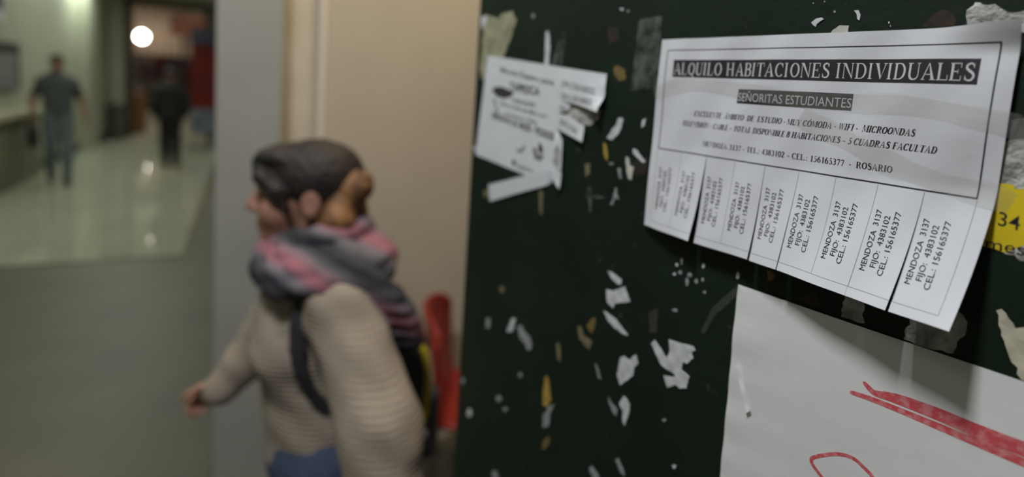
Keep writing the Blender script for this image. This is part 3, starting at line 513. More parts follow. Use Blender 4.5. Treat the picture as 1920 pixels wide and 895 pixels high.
tag(fly, 'white rental flyer with black headings and a fringe of tear-off phone strips', 'flyer', 'flyers on the green board')
def grid_sheet(bm, u0, u1, v0, v1, nu, nv, fpt, th=.16):
    G = [[[bm.verts.new(fpt(u0+(u1-u0)*i/nu, v0+(v1-v0)*j/nv, o)) for j in range(nv+1)] for i in range(nu+1)] for o in (0, -th)]
    for i in range(nu):
        for j in range(nv):
            bm.faces.new((G[0][i][j], G[0][i][j+1], G[0][i+1][j+1], G[0][i+1][j])).smooth = True
            bm.faces.new((G[1][i][j], G[1][i+1][j], G[1][i+1][j+1], G[1][i][j+1])).smooth = True
    side = lambda *q: bm.faces.new([bm.verts.new(v.co) for v in q])
    for i in range(nu):
        side(G[0][i][0], G[0][i+1][0], G[1][i+1][0], G[1][i][0]); side(G[0][i+1][nv], G[0][i][nv], G[1][i][nv], G[1][i+1][nv])
    for j in range(nv):
        side(G[0][0][j+1], G[0][0][j], G[1][0][j], G[1][0][j+1]); side(G[0][nu][j], G[0][nu][j+1], G[1][nu][j+1], G[1][nu][j])
    return bm
VT = 109.4
bm = grid_sheet(nb(), -9.4, 287.7, -11.5, VT, 90, 36, flyer_pt)
put(bm, fine([[(0, 0), (FW, 0), (FW, .9), (0, .9)], [(0, FH-1.2), (FW, FH-1.2), (FW, FH), (0, FH)], [(0, 0), (1, 0), (1, FH), (0, FH)], [(FW-1, 0), (FW, 0), (FW, FH), (FW-1, FH)]], 4), lambda a, c: flyer_pt(a, c, .10), 1)
def text_serif(bm, text, u0, u1, vb, cap, mi, off, italic=0, T=17, gap=3):
    ps, w = serif_line(text, italic, T, gap)
    w += italic*100
    n = 0
    for p in ps:
        n += 1; put(bm, [p], lambda a, c, n=n: flyer_pt(u0+a/w*(u1-u0), vb-c/100*cap, off+(n % 7)*.004), mi)
def text_sans(bm, text, u0, u1, vb, cap, mi, off, bold=0):
    ps, w, ch = sans_line(text, bold)
    put(bm, ps, lambda a, c: flyer_pt(u0+a/w*(u1-u0), vb-c/ch*cap, off), mi)
text_serif(bm, '-', 37.5, 39, 68.4, 4.6, 1, .12); text_serif(bm, 'EXCELENTE  \u00c1MBITO  DE  ESTUDIO - MUY C\u00d3MODA - WIFI -  MICROONDAS', 41.5, 237, 68.7, 5.3, 1, .12, .24, 25)
text_serif(bm, '-', 24.5, 26, 79.6, 4.6, 1, .12); text_serif(bm, 'TELEVISI\u00d3N - CABLE \u2013 TOTAL DISPONIBLE 8 HABITACIONES \u2013 5 CUADRAS FACULTAD', 28, 252, 79.9, 5.3, 1, .12, .24, 25)
text_serif(bm, 'MENDOZA 3137 - TEL.: 4383102 \u2013 CEL.: 156165377  -  ROSARIO', 55, 224.6, 98.5, 5.2, 1, .12, 0, 23, 4)
place('sheet', bm, [M['paper'], M['ink']], None, fly)
bm = nb(); put(bm, fine([[(10.4, 10.8), (268.4, 10.8), (268.4, 28.9), (10.4, 28.9)]], 4), lambda a, c: flyer_pt(a, c, .12), 0)
text_serif(bm, 'ALQUILO HABITACIONES INDIVIDUALES', 11.6, 267, 26.4, 12.6, 1, .22, 0, 15, 5.5)
o = place('heading_banner', bm, [M['ink'], M['white_ink']], None, fly); o['label'] = 'black heading bar reading ALQUILO HABITACIONES INDIVIDUALES'
bm = nb(); put(bm, fine([[(87.8, 38.8), (189.5, 38.8), (189.5, 52.6), (87.8, 52.6)]], 4), lambda a, c: flyer_pt(a, c, .12), 0)
text_sans(bm, 'SE\u00d1ORITAS ESTUDIANTES', 88.6, 188.8, 50.4, 8.4, 1, .22, -.004)
o = place('heading_banner', bm, [M['ink'], M['white_ink']], None, fly); o['label'] = 'small black bar reading SEÑORITAS ESTUDIANTES'
for k in range(9):
    st = DATA['FB'][(0, 0, 1, 1, 2, 3, 3, 4, 5)[k]]
    u0 = k*KT if k else -9.4; u1 = (k+1)*KT if k < 8 else 287.7
    F = lambda u, v, off=0, st=st: flyer_pt(u, v, off, st)
    bm = grid_sheet(nb(), u0, u1, VT, 198.5, 8, 26, F)
    lines = [[(k*KT+.1, VT), (k*KT+.45, VT), (k*KT+.45, 191), (k*KT+.1, 191)], [(max(u0, k*KT), 191), ((k+1)*KT-.1, 191), ((k+1)*KT-.1, 191.4), (max(u0, k*KT), 191.4)]]
    if k == 8: lines.append([(9*KT-.2, VT), (9*KT+.15, VT), (9*KT+.15, 191), (9*KT-.2, 191)])
    put(bm, fine(lines, 4), lambda a, c: F(a, c, .08), 2)
    for t, uo, va, vb_ in (('MENDOZA  3137', 10.2, 176.5, 128.5), ('FIJO:  4383102', 16.6, 172.5, 132), ('CEL.: 156165377', 23.0, 177, 127.5)):
        ps, w, chh = sans_line(t, 0)
        ub = k*KT+uo-1.2-.18*k
        for dx in (-.09, .09): put(bm, ps, lambda a, c: F(ub-c/chh*4.1+dx, va+dx-a/w*(va-vb_), .10+dx*.1), 1)
    place('tear_off_strip', bm, [M['paper'], M['ink'], M['grey']], None, fly)
# clear tape over the flyer
def tape_piece(label, path, width, lift0):
    """a clear tape along flyer points path = (u, v), draped just over the flyer"""
    P = spline(path, 10); bm = nb(); rows = []; rnd = random.Random(len(label))
    for i, p in enumerate(P):
        a = P[max(0, i-1)]; c = P[min(len(P)-1, i+1)]; t = (c-a).normalized(); nn = Vector((-t.y, t.x)); row = []
        for j in range(9):
            s = (j/8-.5)*width*(1+.12*math.sin(i*.35)); q = p+nn*s
            over = -11 < q.x < 289
            base = flyer_pt(q.x, q.y, 0) if over else None
            wr = lift0+1.0*abs(math.sin(j*1.3+i*.33+math.sin(i*.2)))*(.35+.65*abs(math.sin(i*.21+j*.4)))
            if over: row.append(base+Vector((0, -wr/1000, 0)))
            else:
                e = flyer_pt(min(max(q.x, -9.4), 287.7), q.y, 0); k = min(1, abs(q.x-min(max(q.x, -9.4), 287.7))/8)
                b3 = flyer_pt(q.x, q.y, 0); row.append(Vector((b3.x, e.y*(1-k)-(.3+wr*.3)/1000*k-wr/1000*(1-k), b3.z)))
        rows.append(row)
    V = [[bm.verts.new(q) for q in r] for r in rows]
    for i in range(len(V)-1):
        for j in range(8): bm.faces.new((V[i][j], V[i][j+1], V[i+1][j+1], V[i+1][j])).smooth = True
    m = path[len(path)//2]; w = flyer_pt(m[0], m[1])
    tag(place('adhesive_tape', bm, M['tape'], (w.x*1000, w.z*1000)), label, 'tape')
tape_piece('long clear tape band across the rental flyer under its big heading', [(-13, 48), (30, 36), (90, 40), (150, 46), (210, 45), (255, 48), (292, 56)], 15, .25)
tape_piece('crinkled clear tape strip slanting down to the right over the rental flyer\'s text', [(150, 60), (185, 74), (215, 88), (245, 97), (283, 104), (296, 108)], 17, .35)
# ------------------------------------------------------------------ small tapioca flyer
SMD = DATA['SM']
c0 = centre(SMD['sheet'])
sf_ = bempty('small_flyer', c0); tag(sf_, 'small tilted white flyer for tapioca with half its phone tabs torn off', 'flyer', 'flyers on the green board')
bm = patch(nb(), outline(SMD['sheet'], 6, 0, random), lambda x, z: 1.3+.4*math.sin(x*.08), lambda x, z: 1.15+.4*math.sin(x*.08), 12)
def board_text(bm, text, A, Bq, T_, mi, lift, bold=.012):
    ps, w, chh = sans_line(text, bold); A = Vector(A); ex = (Vector(Bq)-A)/w; ey = (Vector(T_)-A)/chh
    put(bm, ps, lambda a, c: Vector(((A+ex*a+ey*c).x/1000, -lift/1000, (A+ex*a+ey*c).y/1000)), mi)
for i, (t, a, b2, tt) in enumerate(SMD['text']): board_text(bm, t, a, b2, tt, 1 if i in (0, 1, 5) else 2, 1.85, .02 if i in (1, 5) else .004)
patch(bm, SMD['blob'], 1.86, 1.8, 0, 1); patch(bm, SMD['fig'][0], 1.86, 1.8, 0, 1); patch(bm, SMD['fig'][1], 1.86, 1.8, 0, 2); patch(bm, SMD['fbox'], 1.86, 1.8, 0, 1)
for key, wd_ in (('arc', 4), ('icon', 2.5)): put(bm, stroke(spline(SMD[key], 5), lambda i, n, t: wd_), lambda a, c: Vector((a/1000, -1.86e-3, c/1000)), 2)
place('sheet', bm, [M['smallpaper'], M['blob'], M['greyink']], None, sf_)
for i, T_ in enumerate(SMD['tabs']):
    P2 = [(p[0], p[1]) for p in T_]; bm = nb()
    def lf(x, z, T_=T_):
        w = [(1/((x-p[0])**2+(z-p[1])**2+1), p[2]) for p in T_]; return sum(a*b2 for a, b2 in w)/sum(a for a, b2 in w)
    patch(bm, outline(P2, 5, 0, random), lambda x, z: lf(x, z)+.3, lambda x, z: lf(x, z)+.12, 8)
    for t, a, b2, tt, li in SMD['tabtext']:
        if inside(P2, a[0]+1.5, a[1]+2.0) : 
            ps, w, chh = sans_line(t, .004); A = Vector(a); ex = (Vector(b2)-A)/w; ey = (Vector(tt)-A)/chh
            put(bm, ps, lambda q, c: (lambda v: Vector((v.x/1000, -(lf(v.x, v.y)+.75)/1000, v.y/1000)))(A+ex*q+ey*c), 1)
    place('phone_tab', bm, [M['smallpaper'], M['greyink']], None, sf_)
c = centre(SMD['strip'])
o = place('tape_strip', patch(nb(), outline(SMD['strip'], 5, .2, random.Random(2)), lambda x, z: 2.6+.5*math.sin(x*.2), lambda x, z: 2.3+.5*math.sin(x*.2), 8), mat('white_tape', (.60, .61, .64), .5), c)
tag(o, 'loose white paper tape strip across the small flyer\'s bottom edge', 'tape')
# ------------------------------------------------------------------ yellow notice
Y = DATA['YE']; c = centre(Y['pts']); bm = patch(nb(), outline(Y['pts'], 3, .7, random.Random(8)), .55, 0, 10)
for t, a, b2, tt in Y['text']: board_text(bm, t, a, b2, tt, 1, .62, .002)
tag(place('yellow_notice', bm, [M['yellow'], M['ink']], c), 'torn yellow notice with the number 34, half hidden behind the rental flyer', 'notice')
# yellow torn edge along the cream remnant
# ------------------------------------------------------------------ big poster
PO = DATA['PO']; TL = Vector(PO['tl']); ex = (Vector(PO['tr'])-TL).normalized(); ey = (Vector(PO['bl'])-TL).normalized()
PW, PH = 500, 690
c = TL+ex*PW/2+ey*PH/2
po = bempty('poster', (c.x, c.y)); tag(po, 'large white hand-lettered paper poster with red marker strokes under the rental flyer', 'poster')
def poster_pt(a, b2, off=0):
    lf = 2.2+.9*math.sin(a*.02)*math.cos(b2*.013)+.7*math.exp(-((a-10)**2+(b2-45)**2)/900)*2.2+.5*math.sin(b2*.15+a*.03)*math.exp(-a/30)
    p = TL+ex*a+ey*b2; return Vector((p.x/1000, -(lf+off)/1000, p.y/1000))
bm = nb(); na, nbb = 60, 80
grid_sheet(bm, 0, PW, 0, PH, na, nbb, poster_pt, .25)
place('sheet', bm, M['poster'], None, po)
det = ex.x*ey.y-ex.y*ey.x
def to_ab(p):
    d = Vector(p)-TL; return ((d.x*ey.y-d.y*ey.x)/det, (ex.x*d.y-ex.y*d.x)/det)
for pts, ws in PO['st']:
    P = spline(pts, 14); n = len(P); bm = nb(); rnd = random.Random(n)
    for i, q in enumerate(stroke(P, lambda i, n, t: (ws[i//14]+(ws[min(len(ws)-1, i//14+1)]-ws[i//14])*(i % 14)/14)*(1 if 0 < i < n-1 else .75))):
        A = [to_ab(p) for p in q]
        # two strips across, so the mark follows the sheet
        for k in range(3):
            l = lambda s, e, f: (s[0]+(e[0]-s[0])*f, s[1]+(e[1]-s[1])*f)
            quad = [l(A[0], A[1], k/3), l(A[0], A[1], (k+1)/3), l(A[3], A[2], (k+1)/3), l(A[3], A[2], k/3)]
            put(bm, [quad], lambda a, b3: poster_pt(a, b3, .12), 0)
    a0 = to_ab(P[0]); w0 = ws[0]/2*.9
    put(bm, [[(a0[0]+w0*math.cos(2*PI*k/14), a0[1]+w0*math.sin(2*PI*k/14)) for k in range(14)]], lambda a, b3: poster_pt(a, b3, .13), 0)
    place('marker_stroke', bm, M['red_ink'], None, po)
pt = PO['tape']; c = centre(pt)
bm = patch(nb(), outline(pt, 4, .1, random), lambda x, z: 4.9+.2*math.sin(z*.3), lambda x, z: 4.75+.2*math.sin(z*.3), 5)
tag(place('adhesive_tape', bm, mat('painted_shine_tape', (.86, .86, .85), .22), c), 'short shiny sliver of clear tape on the poster\'s left edge', 'tape')  # glint of the clear tape painted in as an opaque near-white
# ------------------------------------------------------------------ rounded forms: distance fields turned into one continuous mesh
class Field:
    def __init__(s, lo, hi, h):
        s.lo = np.array(lo, float); s.h = h; s.n = np.ceil((np.array(hi)-s.lo)/h).astype(int)+1
        s.v = np.full(tuple(s.n), 1.0, np.float32)
    def grid(s, lo, hi):
        a = np.clip(np.floor((np.array(lo)-s.lo)/s.h).astype(int), 0, s.n-1); b2 = np.clip(np.ceil((np.array(hi)-s.lo)/s.h).astype(int)+1, 1, s.n)
        ax = [s.lo[i]+s.h*np.arange(a[i], b2[i]) for i in range(3)]
        X = np.stack(np.meshgrid(*ax, indexing='ij'), -1)
        return tuple(slice(a[i], b2[i]) for i in range(3)), X
    def join(s, sl, d, k):
        o = s.v[sl]
        if k > 0:
            hh = np.maximum(k-np.abs(o-d), 0)/k; s.v[sl] = np.minimum(o, d)-hh*hh*k*.25
        else: s.v[sl] = np.minimum(o, d)
    def cone(s, a, b2, ra, rb, k=.02, flat=None, cut=False):
        a = np.array(a, float); b2 = np.array(b2, float); R = max(ra, rb)+.05+k
        sl, X = s.grid(np.minimum(a, b2)-R, np.maximum(a, b2)+R)
        if X.size == 0: return
        d = b2-a; L = max(d@d, 1e-9); t = np.clip(((X-a)@d)/L, 0, 1); q = X-(a+t[..., None]*d)
        if flat is not None:
            ax = np.array(flat[0], float); ax /= np.linalg.norm(ax); q = q+(q@ax)[..., None]*ax*(flat[1]-1)
        f = np.sqrt((q*q).sum(-1))-(ra+(rb-ra)*t)
        if cut: s.v[sl] = np.maximum(s.v[sl], -f)
        else: s.join(sl, f.astype(np.float32), k)
    def chain(s, pts, rs, k=.02, flat=None):
        for i in range(len(pts)-1): s.cone(pts[i], pts[i+1], rs[i] if hasattr(rs, '__len__') else rs, rs[i+1] if hasattr(rs, '__len__') else rs, k, flat)
    def ball(s, c, r, k=.02, R=None, cut=False):
        """ellipsoid with radii r, turned by the 3x3 matrix R"""
        c = np.array(c, float); r = np.array(r, float); m = r.max()+.05+k
        sl, X = s.grid(c-m, c+m)
        if X.size == 0: return
        q = X-c
        if R is not None: q = q@np.array(R)
        k0 = np.sqrt(((q/r)**2).sum(-1)); k1 = np.sqrt(((q/(r*r))**2).sum(-1)); f = (k0*(k0-1)/np.maximum(k1, 1e-6)).astype(np.float32)
        if cut:
            o = s.v[sl]; g = -f; hh = np.maximum(k-np.abs(o-g), 0)/max(k, 1e-6); s.v[sl] = np.maximum(o, g)+hh*hh*k*.25
        else: s.join(sl, f, k)
    def box(s, c, half, rad, R, k=.0):
        c = np.array(c, float); half = np.array(half, float); m = np.linalg.norm(half)+.05
        sl, X = s.grid(c-m, c+m); q = np.abs((X-c)@np.array(R))-(half-rad)
        f = np.sqrt((np.maximum(q, 0)**2).sum(-1))+np.minimum(q.max(-1), 0)-rad; s.join(sl, f.astype(np.float32), k)
    def plane(s, p, n, k=0):
        """keep only what lies behind the plane through p with outward normal n"""
        sl, X = s.grid(s.lo, s.lo+s.h*s.n); n = np.array(n, float); n /= np.linalg.norm(n)
        s.v = np.maximum(s.v, ((X-np.array(p))@n).astype(np.float32))
    def ripple(s, amp, fn):
        sl, X = s.grid(s.lo, s.lo+s.h*s.n); s.v = s.v+amp*fn(X).astype(np.float32)
    def mesh(s):
        v = s.v; v[0] = v[-1] = 1; v[:, 0] = v[:, -1] = 1; v[:, :, 0] = v[:, :, -1] = 1
        I = v < 0; nx, ny, nz = v.shape; cn = (nx-1, ny-1, nz-1)
        acc = np.zeros(cn+(3,), np.float32); cnt = np.zeros(cn, np.float32)
        cor = [(i, j, k) for i in (0, 1) for j in (0, 1) for k in (0, 1)]
        V = lambda c: v[c[0]:nx-1+c[0], c[1]:ny-1+c[1], c[2]:nz-1+c[2]]
        for a in cor:
            for ax in range(3):
                if a[ax] == 0:
                    b2 = list(a); b2[ax] = 1; va, vb = V(a), V(b2); m = (va < 0) != (vb < 0)
                    t = np.where(m, va/np.where(m, va-vb, 1), 0)
                    for q in range(3): acc[..., q] += np.where(m, a[q]+(t if q == ax else 0), 0)
                    cnt += m
        act = cnt > 0; idx = np.full(cn, -1, np.int64); idx[act] = np.arange(act.sum())
        P = (acc[act]/cnt[act][:, None]+np.argwhere(act))*s.h+s.lo
        F = []
        for ax in range(3):
            o1, o2 = (ax+1) % 3, (ax+2) % 3
            lo = [slice(1, n-1) for n in v.shape]; lo[ax] = slice(0, v.shape[ax]-1); hi = list(lo); hi[ax] = slice(1, v.shape[ax])
            A, B2 = I[tuple(lo)], I[tuple(hi)]; m = A != B2; w = np.argwhere(m)
            if not len(w): continue
            base = w.copy(); base[:, o1] += 1; base[:, o2] += 1
            g = lambda d1, d2: idx[tuple((base-np.eye(3, dtype=int)[o1]*d1-np.eye(3, dtype=int)[o2]*d2).T)]
            q = np.stack([g(1, 1), g(0, 1), g(0, 0), g(1, 0)], 1); fl = ~A[m]; q[fl] = q[fl][:, ::-1]; F.append(q)
        F = np.concatenate(F)
        me = bpy.data.meshes.new('form'); me.vertices.add(len(P)); me.vertices.foreach_set('co', P.astype(np.float32).ravel())
        me.loops.add(F.size); me.loops.foreach_set('vertex_index', F.ravel().astype(np.int32))
        me.polygons.add(len(F)); me.polygons.foreach_set('loop_start', np.arange(0, F.size, 4, dtype=np.int32)); me.polygons.foreach_set('loop_total', np.full(len(F), 4, np.int32))
        me.polygons.foreach_set('use_smooth', [True]*len(F)); me.update(calc_edges=True); me.validate(); return me
def basis(fwd, up=(0, 0, 1)):
    f = np.array(fwd, float); f /= np.linalg.norm(f); u = np.array(up, float); l = np.cross(u, f); l /= np.linalg.norm(l); u = np.cross(f, l); return np.stack([f, l, u], 1)
def head(F, c, R, s=1.0, female=False):
    """face, cranium and ears; local x = forward, y = the person's left, z = up"""
    T = lambda p: np.array(c)+R@(np.array(p)*s)
    B = lambda p, r, k=.02, **kw: F.ball(T(p), np.array(r)*s, k*s, R, **kw)
    B((-.018, 0, .033), (.098, .076, .088)); B((.035, 0, -.02), (.062, .060, .085), .03); B((.035, 0, -.07), (.052, .045, .045), .03)
    B((.070, 0, -.097), (.022, .024, .020), .025); B((.076, 0, .034), (.022, .052, .014), .02)
    for y in (-1, 1):
        B((.052, .040*y, -.028), (.030, .026, .026), .025); B((.098, .033*y, .010), (.020, .017, .012), .012, cut=True)
        B((.082, .033*y, .008), (.014, .015, .012), .004)
        B((-.022, .077*y, -.004), (.020, .008, .033), .006); B((-.018, .087*y, .0), (.010, .006, .018), .005, cut=True)
    F.cone(T((.093, 0, .015)), T((.113, 0, -.020)), .008*s, .0125*s, .012); B((.100, .011, -.026), (.012, .008, .008), .006); B((.100, -.011, -.026), (.012, .008, .008), .006)
    B((.090, 0, -.052), (.013, .024, .0075), .006); B((.088, 0, -.066), (.013, .021, .0085), .005)
    F.cone(T((-.022, 0, -.06)), T((-.045, 0, -.19)), (.050 if female else .058)*s, (.055 if female else .066)*s, .03)
def hand(F, w, d, n, size=1.0, curl=.35, thumb=1):
    """palm, four unequal fingers and a thumb; w wrist, d pointing direction, n out of the palm; thumb = side (+1/-1)"""
    d = np.array(d, float); d /= np.linalg.norm(d); n = np.array(n, float); n -= d*(n@d); n /= np.linalg.norm(n); sd = np.cross(d, n)*thumb; w = np.array(w, float); z = size
    for q in (-1.2, -.4, .4, 1.2): F.cone(w+d*.012*z+sd*.010*q*z, w+d*.085*z+sd*.0175*q*z, .014*z, .0125*z, .012)
    for q, L in zip((1.45, .5, -.5, -1.45), (.072, .080, .074, .058)):
        p = w+d*.088*z+sd*.0155*q*z; dd = d+sd*.04*q
        for i, (f, r) in enumerate(((.45, .0092), (.32, .0084), (.23, .0074))):
            a = curl*(i+.6); v = dd*math.cos(a)+n*math.sin(a); v /= np.linalg.norm(v); e = p+v*L*f*z; F.cone(p, e, r*z, r*.93*z, .003); p = e
    p = w+d*.028*z+sd*.022*z
    for i, (L, r) in enumerate(((.040, .0125), (.030, .0100), (.024, .0088))):
        v = d*(.70+.1*i)+sd*(.62-.25*i)+n*(.30+.1*i); v /= np.linalg.norm(v); e = p+v*L*z; F.cone(p, e, r*z, r*.9*z, .004); p = e
def person(name, label, loc, rotz, J, look, group=None):
    """J: joints in the figure's own frame; look: colours and cuts"""
    root = empty(name, loc, rotz); tag(root, label, 'person', group)
    J = {k: np.array(v, float) for k, v in J.items()}; h = look.get('h', .007); lo = np.min(list(J.values()), 0)-.24; hi = np.max(list(J.values()), 0)+.26; lo[2] = -.02; hi[2] = J['head'][2]+.2
    fb = look['front']; Rb = basis(fb); Rh = basis(look['face'], look.get('headup', (0, 0, 1))); fem = look.get('female', False); w = look.get('w', 1.0)
    def torso(F, e, bottom=True, hips=True):
        ax = (Rb[:, 0], 1.28)
        F.cone(J['chest'], J['waist'], (.150+e)*w, (.128+e)*w, .05, ax); F.cone(J['chest'], J['neck']-np.array((0, 0, .05)), (.13+e)*w, (.055+e)*w, .05, ax)
        F.chain([J['shL'], J['chest']+np.array((0, 0, .07)), J['shR']], [(.056+e)*w, (.105+e)*w, (.056+e)*w], .05)
        if hips: F.cone(J['waist'], J['pelvis'], (.128+e)*w, (.150+e if fem else .134+e)*w, .05, ax)
        if not fem:
            for s in 'LR': F.cone(J['sh'+s]+np.array((0, 0, .005)), J['neck']-np.array((0, 0, .02)), (.050+e)*w, (.048+e)*w, .04)
        if fem:
            for s in (-1, 1): F.ball(J['chest']+Rb@np.array((.080, .060*s, -.040)), (.052+e, .052+e, .056+e), .06)
    def arm(F, s, e, r=(.052, .042, .030), to=1.0):
        a, b2, c = J['sh'+s], J['el'+s], J['wr'+s]; c = b2+(c-b2)*to
        F.cone(a, b2, r[0]+e, r[1]+e, .03); F.cone(b2, c, r[1]+e, r[1]+(r[2]-r[1])*to+e, .03)
    def leg(F, s, e, to=1.0):
        a, b2, c = J['hip'+s], J['kn'+s], J['an'+s]
        F.cone(a, b2, (.088+e)*w, (.058+e)*w, .04); F.cone(b2, b2+(c-b2)*.35, (.056+e)*w, (.058+e)*w, .03); F.cone(b2+(c-b2)*.35, c, (.058+e)*w, (.038+e)*w, .03)
    # body: one continuous surface
    F = Field(lo, hi, h); head(F, J['head'], Rh, look.get('hs', 1.0), fem); F.cone(J['neck'], J['neck']-np.array((0, 0, .06)), .055, .075, .04); torso(F, 0)
    for s in 'LR':
        arm(F, s, 0); leg(F, s, 0)
        d = J['wr'+s]-J['el'+s]; hd = look.get('hand'+s)
        if hd: hand(F, J['wr'+s], hd[0], hd[1], hd[2], hd[3], hd[4])
        f = np.array(look['toe'+s], float); F.cone(J['an'+s], J['an'+s]-np.array((0, 0, .035)), .038, .036, .02); F.cone(J['an'+s]-np.array((0, 0, .04)), J['an'+s]-np.array((0, 0, .05))+f*.13, .034, .026, .02)
    obj('body', F.mesh(), look['skin'], root)
    def cloth(nm, m, fn, label=None):
        F = Field(lo, hi, h); fn(F); o = obj(nm, F.mesh(), m, root)
        if label: o['label'] = label
        return o
    for it in look['clothes']: it(cloth, torso, arm, leg, J, Rb, Rh, F)
    # shoes
    for s in 'LR':
        F2 = Field(J['an'+s]-.22, J['an'+s]+.22, max(.006, h*.8)); f = np.array(look['toe'+s], float); a = J['an'+s]
        F2.cone(a-np.array((0, 0, .02))-f*.02, a-np.array((0, 0, .045))+f*.02, .047, .046, .02); F2.cone(a-np.array((0, 0, .045)), a-np.array((0, 0, .055))+f*.15, .046, .036, .02)
        F2.plane(a-np.array((0, 0, .088)), (0, 0, -1)); F2.plane(a+np.array((0, 0, .02)), (0, 0, 1))
        obj('shoe', F2.mesh(), look['shoe'], root)
    # hair and eyes
    F3 = Field(J['head']-.24, J['head']+.24, h); look['hair'](F3, J['head'], Rh, look.get('hs', 1.0)); obj('hair', F3.mesh(), look['hairmat'], root)
    for y in (-1, 1):
        bm = nb(); bmesh.ops.create_uvsphere(bm, u_segments=14, v_segments=10, radius=.0125); bmesh.ops.translate(bm, verts=bm.verts, vec=Vector(J['head']+Rh@(np.array((.0835, .033*y, .0095))*look.get('hs', 1.0))))
        obj('eye', bm, look['eye'], root, True)
    return root
skin = mat('skin', (.42, .22, .155), .5, (.36, .18, .125), 14, 3); skin2 = mat('tanned_skin', (.30, .16, .10), .55, (.25, .13, .085), 14, 3)
eye = mat('eye_brown', (.10, .07, .05), .2)
denim = mat('blue_denim', (.060, .085, .150), .9, (.042, .060, .110), 40, 6, .3, .7, .2, 300)
# ------------------------------------------------------------------ the woman walking past
def knit():
    m = mat('cream_knit', (.345, .29, .228), .95, (.30, .25, .195), 30, 4, .3, .7); nt = m.node_tree; bs = nt.nodes['Principled BSDF']
    tc = nt.nodes.new('ShaderNodeTexCoord'); w = nt.nodes.new('ShaderNodeTexWave'); w.bands_direction = 'Z'; w.inputs['Scale'].default_value = 26; w.inputs['Distortion'].default_value = 1.6; w.inputs['Detail'].default_value = 1
    nt.links.new(tc.outputs['Object'], w.inputs['Vector']); bp = nt.nodes.new('ShaderNodeBump'); bp.inputs['Strength'].default_value = .5; bp.inputs['Distance'].default_value = .0024
    nt.links.new(w.outputs['Fac'], bp.inputs['Height']); nt.links.new(bp.outputs['Normal'], bs.inputs['Normal']); return m
knitm = knit()
scarfm = banded('plaid_scarf', ['#8d5c66', '#7e6b70', '#4a4b50', '#26272b', '#3c3e43', '#6f6a70', '#94606a'], 2.6, 1.6, 'Z', .95, .4, [0, .14, .26, .40, .56, .72, .86], rot=(.35, -.42, .3))
hairm = mat('dark_hair', (.0075, .0048, .0038), .62, (.025, .014, .008), 26, 4, .38, .72, .6, 90, stretch=(.5, 1, 1))
ginger = mat('ginger_hair', (.28, .13, .042), .6, (.10, .044, .017), 34, 4, .3, .7, .4, 120, stretch=(1, 1, .3))
WJ = dict(head=(-.008, .0, 1.424), neck=(.030, 0, 1.275), chest=(.030, -.005, 1.12), waist=(.030, -.02, .96), pelvis=(.050, -.03, .83),
 shL=(.130, -.135, 1.215), shR=(-.04, .13, 1.215), elL=(.245, -.235, 1.00), wrL=(.29, -.31, .79), elR=(-.150, .150, 1.01), wrR=(-.240, .090, .890),
 hipL=(.09, -.10, .80), hipR=(.01, .05, .80), knL=(.03, -.13, .45), anL=(-.10, -.12, .088), knR=(.10, .06, .44), anR=(.24, .10, .10))
def w_sweater(cloth, torso, arm, leg, J, Rb, Rh, F0):
    def fn(F):
        torso(F, .020); arm(F, 'L', .028, (.050, .053, .044), 1.0); arm(F, 'R', .020, (.056, .050, .026), 1.17)
        X = lambda X: np.sin(X[..., 2]*70+X[..., 0]*25)*np.sin(X[..., 0]*31+X[..., 1]*23+1)
        F.ripple(.0028, X)
        sl, Y = F.grid(F.lo, F.lo+F.h*F.n)
        hem = (.808+.10*(Y[..., 0]-.05)-Y[..., 2]); rad = np.sqrt((Y[..., 0]-.08)**2+(Y[..., 1]+.02)**2)
        near = (np.abs((Y[..., 0]-.08)*.85+(Y[..., 1]+.02)*.53) < .155) & ((Y[..., 0]-.08)*.53-(Y[..., 1]+.02)*.85 < .185) & ((Y[..., 0]) > -.13)
        F.v = np.where(near, np.maximum(F.v, hem.astype(np.float32)), F.v)
    cloth('sweater', knitm, fn)
def w_jeans(cloth, torso, arm, leg, J, Rb, Rh, F0):
    def fn(F):
        F.cone(J['waist']-np.array((0, 0, .05)), J['pelvis'], .142, .158, .04, (Rb[:, 0], 1.28))
        for s in 'LR': leg(F, s, .014)
        F.plane((0, 0, .92), (0, 0, 1)); F.plane((0, 0, .075), (0, 0, -1))
    cloth('jeans', denim, fn)
